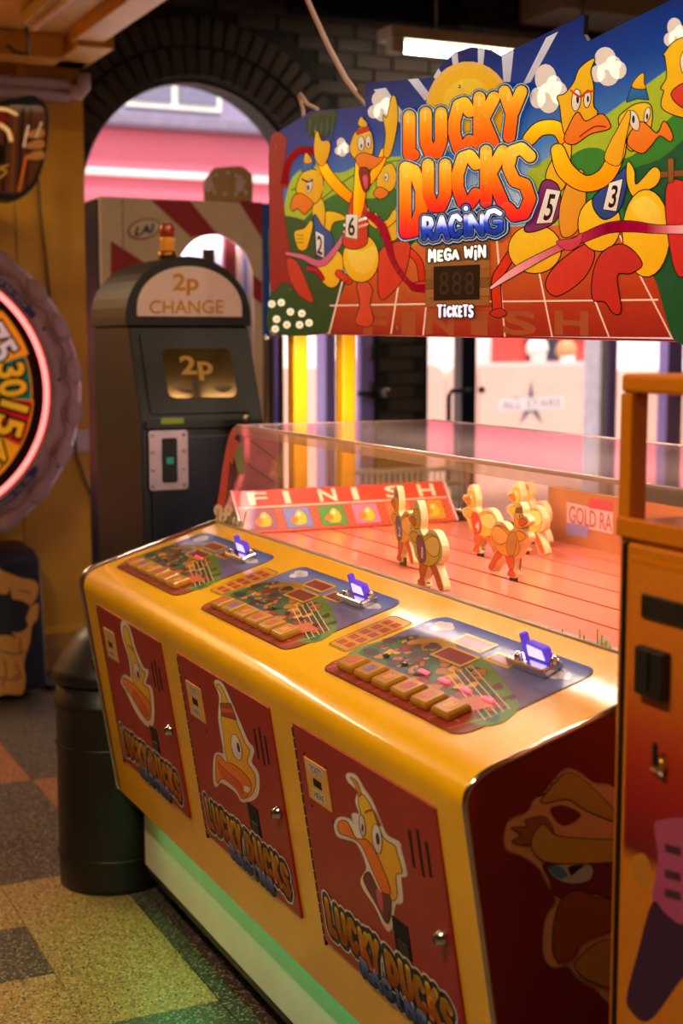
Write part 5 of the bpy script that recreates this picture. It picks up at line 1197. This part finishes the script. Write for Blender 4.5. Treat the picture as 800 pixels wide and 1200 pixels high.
# lower cabinet with tilted decorated front
c0 = onY(50, 666, 6.45); c1 = onY(36, 806, 6.45)
MB().prism([(WX - .55, 6.42, .05), (WX - .55, 6.5, .64), (WX - .55, 6.62, .68), (WX - .55, 6.92, .68), (WX - .55, 6.92, .05)], (c0.x - WX + .55, 0, 0)).obj('cabinet', M_nvp, whl, .012)
CP_ = Plane((0, 6.42, .05), (1, 0, 0), (0, .08, .59)); fC = lambda x, y: CP_.at(x * .2333, 580 + y * .2332)
A = Art(CP_, fC, .0006, .001)
A.blob([(-60, 370), (20, 385), (100, 415), (170, 430), (192, 460), (182, 520), (150, 560), (192, 545), (186, 620), (160, 660), (150, 740), (130, 800), (120, 860), (128, 930), (110, 1000), (40, 1000), (-60, 990), (-80, 700)], C(222, 160, 70), 3)
A.blob([(-60, 505), (30, 500), (50, 470), (62, 520), (100, 530), (150, 560), (130, 620), (140, 660), (100, 690), (60, 690), (80, 720), (40, 705), (-60, 690)], C(24, 24, 44))
for pts in ([(0, 780), (60, 800), (120, 790)], [(20, 830), (30, 900), (10, 960)], [(80, 850), (100, 900), (70, 910)], [(0, 920), (60, 930), (110, 915)], [(100, 480), (150, 490)], [(100, 720), (102, 800)]): A.stroke(pts, 4, C(150, 96, 44))
A.build('map_print', M_print, whl)
for xx in (WX - .4, c0.x - .12): MB().lathe([(.03, 0), (.03, .05)], (xx, 6.6, 0), 12).obj('foot', M_blk, whl)
# topper sign above the wheel
TP = Plane((0, 6.4, 0), (1, 0, 0), (0, 0, 1)); tt = lambda x, y: TP.at(x / 5.458, 80 + y / 5.454)
outl = [(-500, 260), (-200, 220), (0, 205), (120, 185), (200, 172), (240, 185), (290, 225), (312, 300), (308, 420), (290, 560), (255, 680), (215, 760), (150, 820), (90, 845), (0, 835), (-250, 820), (-500, 780)]
tp = MB().prism([TP.w(*tt(*p)) for p in cat(outl, 4)], (0, .14, 0)).obj('topper', mat('black_gloss_frame', C(12, 12, 22), .35, spec=.25), whl, .006)
A = Art(TP, tt, .0006, .001)
A.blob([(-480, 300), (-200, 260), (0, 240), (110, 235), (180, 240), (240, 235), (280, 260), (294, 330), (290, 430), (270, 560), (235, 660), (200, 730), (140, 785), (80, 800), (-250, 780), (-480, 740)], C(104, 52, 22))
for (x, w_) in ((30, 22), (85, 16), (130, 20), (180, 14)): A.stroke([(x + 18, 260), (x, 520), (x - 12, 780)], w_ * .5, [C(60, 26, 14), C(140, 80, 34), C(50, 24, 14), C(150, 84, 30)][int(x) % 4], smooth=True)
A.blob([(-60, 300), (20, 290), (60, 320), (40, 345), (-40, 360)], C(150, 24, 24)); A.stroke([(-20, 260), (40, 265), (105, 295)], 12, C(236, 206, 150)); A.stroke([(0, 360), (50, 400), (70, 460)], 14, C(236, 206, 150))
for y in (400, 470, 540): A.blob([(200, y), (260, y - 15), (285, y + 10), (270, y + 40), (200, y + 45), (150, y + 30)], C(206, 130, 60), 3)
A.stroke([(150, 500), (165, 430), (180, 370)], 7, C(230, 206, 170)); A.stroke([(230, 440), (262, 350)], 7, C(240, 210, 150)); A.stroke([(120, 780), (150, 640), (165, 570)], 9, C(216, 120, 40)); A.blob([(-40, 480), (20, 500), (15, 600), (-40, 620)], BLACK)
A.stroke([(0, 700), (40, 660), (0, 640), (50, 620)], 6, C(206, 160, 50))
A.build('topper_print', print_mat('glossy_topper_print', .4, .15, .25), tp)  # faint glow added to brighten a print that lamp light hardly reaches
MB().tube([(WX, 6.6, 2.3), (WX, 6.5, 2.6)], .03, 10).obj('topper_bracket', M_blk, whl)
# thin black wall cables
wc1 = props(MB().tube([onY(x, y, 6.95) for x, y in ((44, 205), (46, 240), (52, 290), (56, 330), (58, 350))], .006, 6).obj('wall_cable', M_blk), 'thin black cable hanging from dark wheel sign down yellow wall', 'cable')
wc2 = props(MB().tube([onY(x, y, 6.95) for x, y in ((86, 500), (90, 535), (100, 565), (110, 590), (114, 640))], .006, 6).obj('wall_cable', M_blk), 'thin black cable looping below the pale wall socket', 'cable')
wc3 = props(MB().tube([onZ(x, y, .012) for x, y in ((48, 800), (60, 806), (75, 804), (95, 800), (120, 798))] , .011, 8).obj('floor_cable', M_blk), 'black cable lying on floor between wheel cabinet and litter bin', 'cable')
# ================================================================== STRIPED PRIZE CABINET BEHIND CHANGE MACHINE
LY = 5.8; lx0 = onY(118, 300, LY).x; lx1 = onY(307, 300, LY).x; lx2 = onY(317, 300, LY).x; lz = onY(210, 234, LY).z
lai = empty('striped_prize_cabinet', ((lx0 + lx2) / 2, 6.1, 0), 'cream and red diagonal striped prize cabinet with blue corner behind change machine', 'arcade game')
M_cream = mat('cream_panel', C(226, 200, 172), .4, var=.05)
def awin(n=20):
    xa, xb = onY(205, 330, LY).x, onY(297, 330, LY).x; zt = onY(250, 275, LY).z; zs = zt - .2
    return [(xa, 1.1)] + [((xa + xb) / 2 - (xb - xa) / 2 * math.cos(math.pi * i / n), zs + (zt - zs) * math.sin(math.pi * i / n)) for i in range(n + 1)] + [(xb, 1.1)]
wv = awin(); xa, xb = wv[0][0], wv[-1][0]; xmid = (xa + xb) / 2
L_ = [(lx0, 0.02), (lx0, lz), (xmid, lz)] + [p for p in reversed(wv) if p[0] <= xmid + .001] + [(xa, .02)]
R_ = [(xmid, lz), (lx1, lz), (lx1, .02), (xb, .02)] + [p for p in reversed(wv) if p[0] >= xmid - .001]
MB().prism([(x, LY, z) for x, z in L_], (0, .02, 0)).obj('front_panel', M_cream, lai)
MB().prism([(x, LY, z) for x, z in R_], (0, .02, 0)).obj('front_panel', M_cream, lai)
MB().box(xa, xb, LY, LY + .02, .02, 1.1).obj('lower_panel', M_cream, lai)
MB().box(lx0 - .01, lx0 + .01, LY + .02, 6.0, .02, lz - .01).obj('side_panel', M_nvp, lai)
MB().box(lx1 + .01, lx2, LY + .04, 6.0, .02, lz - .01).obj('side_panel', M_cream, lai)
MB().box(lx0, lx2, 5.98, 6.0, .02, lz - .01).obj('back_panel', mat('cabinet_interior_white', C(226, 222, 236), .5), lai)
MB().box(lx0, lx2, LY + .02, 6.0, lz - .03, lz).obj('top_panel', M_cream, lai)
MB().box(lx1, lx2, LY - .012, LY + .04, 1.68, lz).obj('corner_post', mat('blue_corner', C(36, 90, 190), .35), lai, .004)
MB().box(lx1, lx2 + .06, LY - .012, LY + .04, .02, 1.68).obj('chrome_post', M_chr, lai, .02, 4)
MB().tube([(lx1 + .055, LY - .02, .02), (lx1 + .055, LY - .02, 1.67)], .008, 8).obj('violet_strip', mat('violet_strip', C(120, 96, 170), .3, emit=(.3, .12, 1), es=.04), lai)
MB().box(lx0 + .06, lx1 - .05, LY + .06, LY + .1, lz - .1, lz - .06).obj('inner_lamp', mat('cool_inner_lamp', C(230, 225, 255), .4, emit=(.8, .76, 1), es=22), lai)
MB().box(onY(263, 300, LY + .08).x, onY(276, 300, LY + .08).x, LY + .07, LY + .11, 1.1, lz - .12).obj('inner_column', M_mar, lai, .004)
for k, (px_, w_) in enumerate(((243, .03), (285, .07))):
    q = onY(px_, 330, LY + .14)
    MB().box(q.x - w_, q.x + w_, LY + .12, LY + .16, 1.3, 2.05).obj('inner_mirror', M_chr, lai, .004)
LP_ = Plane((0, LY, 0), (1, 0, 0), (0, 0, 1)); f4b = lambda x, y: LP_.at(90 + x * .3, 210 + y * .3)
A = Art(LP_, f4b, .0006, .001); RS = C(170, 22, 44)
A.poly([(290, 82), (440, 84), (550, 216), (470, 222), (445, 226)], RS); A.poly([(632, 88), (722, 90), (722, 232)], RS); A.poly([(132, 240), (265, 326), (205, 380), (132, 400)], RS); A.poly([(686, 372), (722, 402), (722, 490), (686, 460)], RS)
A.stroke([(179, 80), (179, 330)], 1.5, C(120, 90, 80), smooth=False)
A.build('stripe_print', M_print, lai); A = Art(LP_, f4b, .0006, .0016)
A.poly(ell(262, 195, 66, 40, 28, -.25), C(160, 40, 60)); A.poly(ell(264, 194, 60, 34, 28, -.25), C(232, 214, 196))
A.text('LAI', [(226, 222), (292, 208), (300, 176), (234, 188)], C(40, 40, 80), .04)
A.build('logo_print', M_print, lai)
tpx = [onY(x, y, 5.84) for x, y in ((238, 236), (238, 212), (250, 196), (284, 194), (296, 204), (296, 236))]
tpr = MB().prism([(p.x, 5.84, max(p.z, lz)) for p in tpx], (.06, .15, 0)).obj('topper', mat('tan_topper', C(190, 150, 96), .4, var=.08), lai, .012)
for x, y in ((252, 206), (266, 203), (276, 207), (284, 214), (250, 226), (262, 228), (275, 228), (287, 226)):
    q = onY(x, y, 5.84); MB().lathe([(.01, 0), (.009, .008), (.002, .012)], (q.x, 5.838, q.z), 8, (1, 0, 0), (0, 0, 1), (0, -1, 0)).obj('bulb', mat('bulb_glass', C(240, 226, 220), .2), tpr)
for x in (244, 279):
    q = [onY(a, b, 5.835) for a, b in ((x - 2, 226), (x - 3, 212), (x + 4, 204), (x + 7, 222))]
    MB().prism([tuple(v) for v in q], (0, .004, 0)).obj('lilac_panel', M_lil, tpr)
# ================================================================== YELLOW VENDING CABINET AT RIGHT EDGE
VX, VY1, VY0, VZ = 1.2, 1.622, .86, 1.605; VXb = 1.78
ven = empty('vending_cabinet', ((VX + VXb) / 2, (VY0 + VY1) / 2, 0), 'orange yellow vending cabinet with glass top standing nearest at right edge', 'vending machine')
zw0, zw1 = 1.40, 1.578
MB().box(VX + .004, VXb, VY0, VY1, .02, zw0).obj('body', M_orange, ven, .006)
MB().box(VX, VXb, VY0, VY1, zw1, VZ).obj('top_frame', M_orange, ven, .006)
for (a, b) in ((VX, VY1 - .026), (VX, VY0), (VXb - .03, VY1 - .026), (VXb - .03, VY0)): MB().box(a, a + .03, b, b + .026, zw0, zw1).obj('corner_post', M_orange, ven, .003)
MB().box(VX + .012, VX + .016, VY0 + .026, VY1 - .026, zw0, zw1).obj('front_glass', M_glass, ven)
MB().box(VX + .03, VXb - .03, VY1 - .012, VY1 - .008, zw0, zw1).obj('side_glass', M_glass, ven)
MB().box(VXb - .016, VXb - .012, VY0 + .026, VY1 - .026, zw0, zw1).obj('back_glass', M_glass, ven)
MB().box(VX - .003, VX + .01, VY0, VY1, zw0 - .022, zw0 + .006).obj('sill', M_orange, ven, .003)
VP = Plane((VX, 0, 0), (0, -1, 0), (0, 0, 1))
va = lambda x, y: VP.at(x, y)
dl = VP.at(737, 640)[0]
vd = MB().box(VX - .004, VX + .004, VY0 + .03, -dl, .2, 1.372).obj('door', M_orange, ven, .004)
MB().box(VX - .006, VX + .004, -dl + .001, -dl + .008, .2, 1.372).obj('hinge', M_blk, ven, .001)
MB().prism([VP.w(a, b, .004) for a, b in ((dl + .012, .24), (1.0 - 1.9, .24), (1.0 - 1.9, 1.355), (dl + .012, 1.355))], (-.002, 0, 0)).obj('door_panel', M_orange, vd, .001)
A = Art(Plane((VX - .0066, 0, 0), (0, -1, 0), (0, 0, 1)), None, .0002, .0003)
og = lerp([(0, C(230, 140, 16)), (.3, C(226, 130, 16)), (.42, C(190, 30, 14)), (.7, C(206, 70, 14)), (1, C(230, 140, 16))])
for k in range(44):
    z0_ = .245 + k * 1.1 / 44; z1_ = z0_ + 1.1 / 44
    # printed panel: yellow foot, red middle, orange top
    cf = lambda x, y: (C(206, 120, 14) if y < .945 else lerp([(.945, C(110, 8, 10)), (1.03, C(150, 10, 10)), (1.11, C(176, 50, 12)), (1.2, C(206, 108, 14)), (1.36, C(214, 122, 14))])(y))
    A._fill([(dl + .013, z0_), (-.905, z0_), (-.905, z1_), (dl + .013, z1_)], cf)
A.up(); A.T = lambda x, y: VP.at(720 + x / 4, 900 + y / 4)
A.blob([(205, 270), (240, 240), (340, 230), (520, 260), (560, 500), (480, 700), (330, 720), (230, 660), (196, 600), (222, 420)], C(170, 70, 110))
A.blob([(196, 625), (260, 680), (330, 725), (440, 720), (420, 900), (330, 990), (180, 1180), (85, 1120), (80, 1040), (130, 850)], C(56, 20, 56))
for y in (350, 470, 560): A.poly([(255, y), (330, y + 20), (330, y + 60), (255, y + 38)], C(70, 30, 50))
A.blob([(100, 420), (160, 400), (190, 480), (180, 540), (110, 520)], C(190, 120, 30))
A.build('door_print', M_print, vd)
def vbox(px0, py0, px1, py1, d0, d1, name, m, par, bv=.003):
    a0, b0 = VP.at(px0, py0); a1, b1 = VP.at(px1, py1)
    return MB().box(VX - .0075 - d1, VX - .0075 - d0, -max(a0, a1), -min(a0, a1), min(b0, b1), max(b0, b1)).obj(name, m, par, bv)
vbox(758, 694, 815, 738, -.002, .004, 'bill_slot', M_blk, ven); 
cm = vbox(757, 754, 790, 822, -.002, .014, 'coin_mechanism', M_blk, ven, .004)
a_ = VP.at(773, 770); MB().box(VX - .024, VX - .02, -a_[0] - .003, -a_[0] + .003, VP.at(770, 805)[1], VP.at(770, 762)[1]).obj('coin_slot', M_dark, cm)
a_, b_ = VP.at(781, 885); ky = MB().lathe([(.012, 0), (.012, .006), (.006, .01)], VP.w(a_, b_ - .012, .0075), 14, VP.a, VP.b, VP.n).obj('lock', mat('brass_lock', C(206, 150, 60), .3, .8), ven)
MB().box(VX - .022, VX - .018, -a_ - .005, -a_ + .005, b_ - .012, b_ + .02).obj('key', M_blk, ky, .002)
MB().tube([VP.w(a_ - .018, b_ - .022, .012), VP.w(a_ + .012, b_ - .024, .014)], .002, 6).obj('key_blade', M_steel, ky)
for xx in (VX + .06, VXb - .06):
    for yy in (VY0 + .06, VY1 - .06): MB().lathe([(.02, 0), (.02, .02)], (xx, yy, 0), 10).obj('foot', M_blk, ven)
MB().tube([(VX + .1, 1.5, zw1), (VX + .18, 1.42, zw1 - .03), (VX + .3, 1.3, zw1 - .06), (VX + .4, 1.2, zw1 - .05)], .004, 6).obj('inner_wire', M_red, ven)
for o in SC.objects:
    for k in ('label', 'category'):
        if o.parent and k == 'category' and k in o: del o[k]
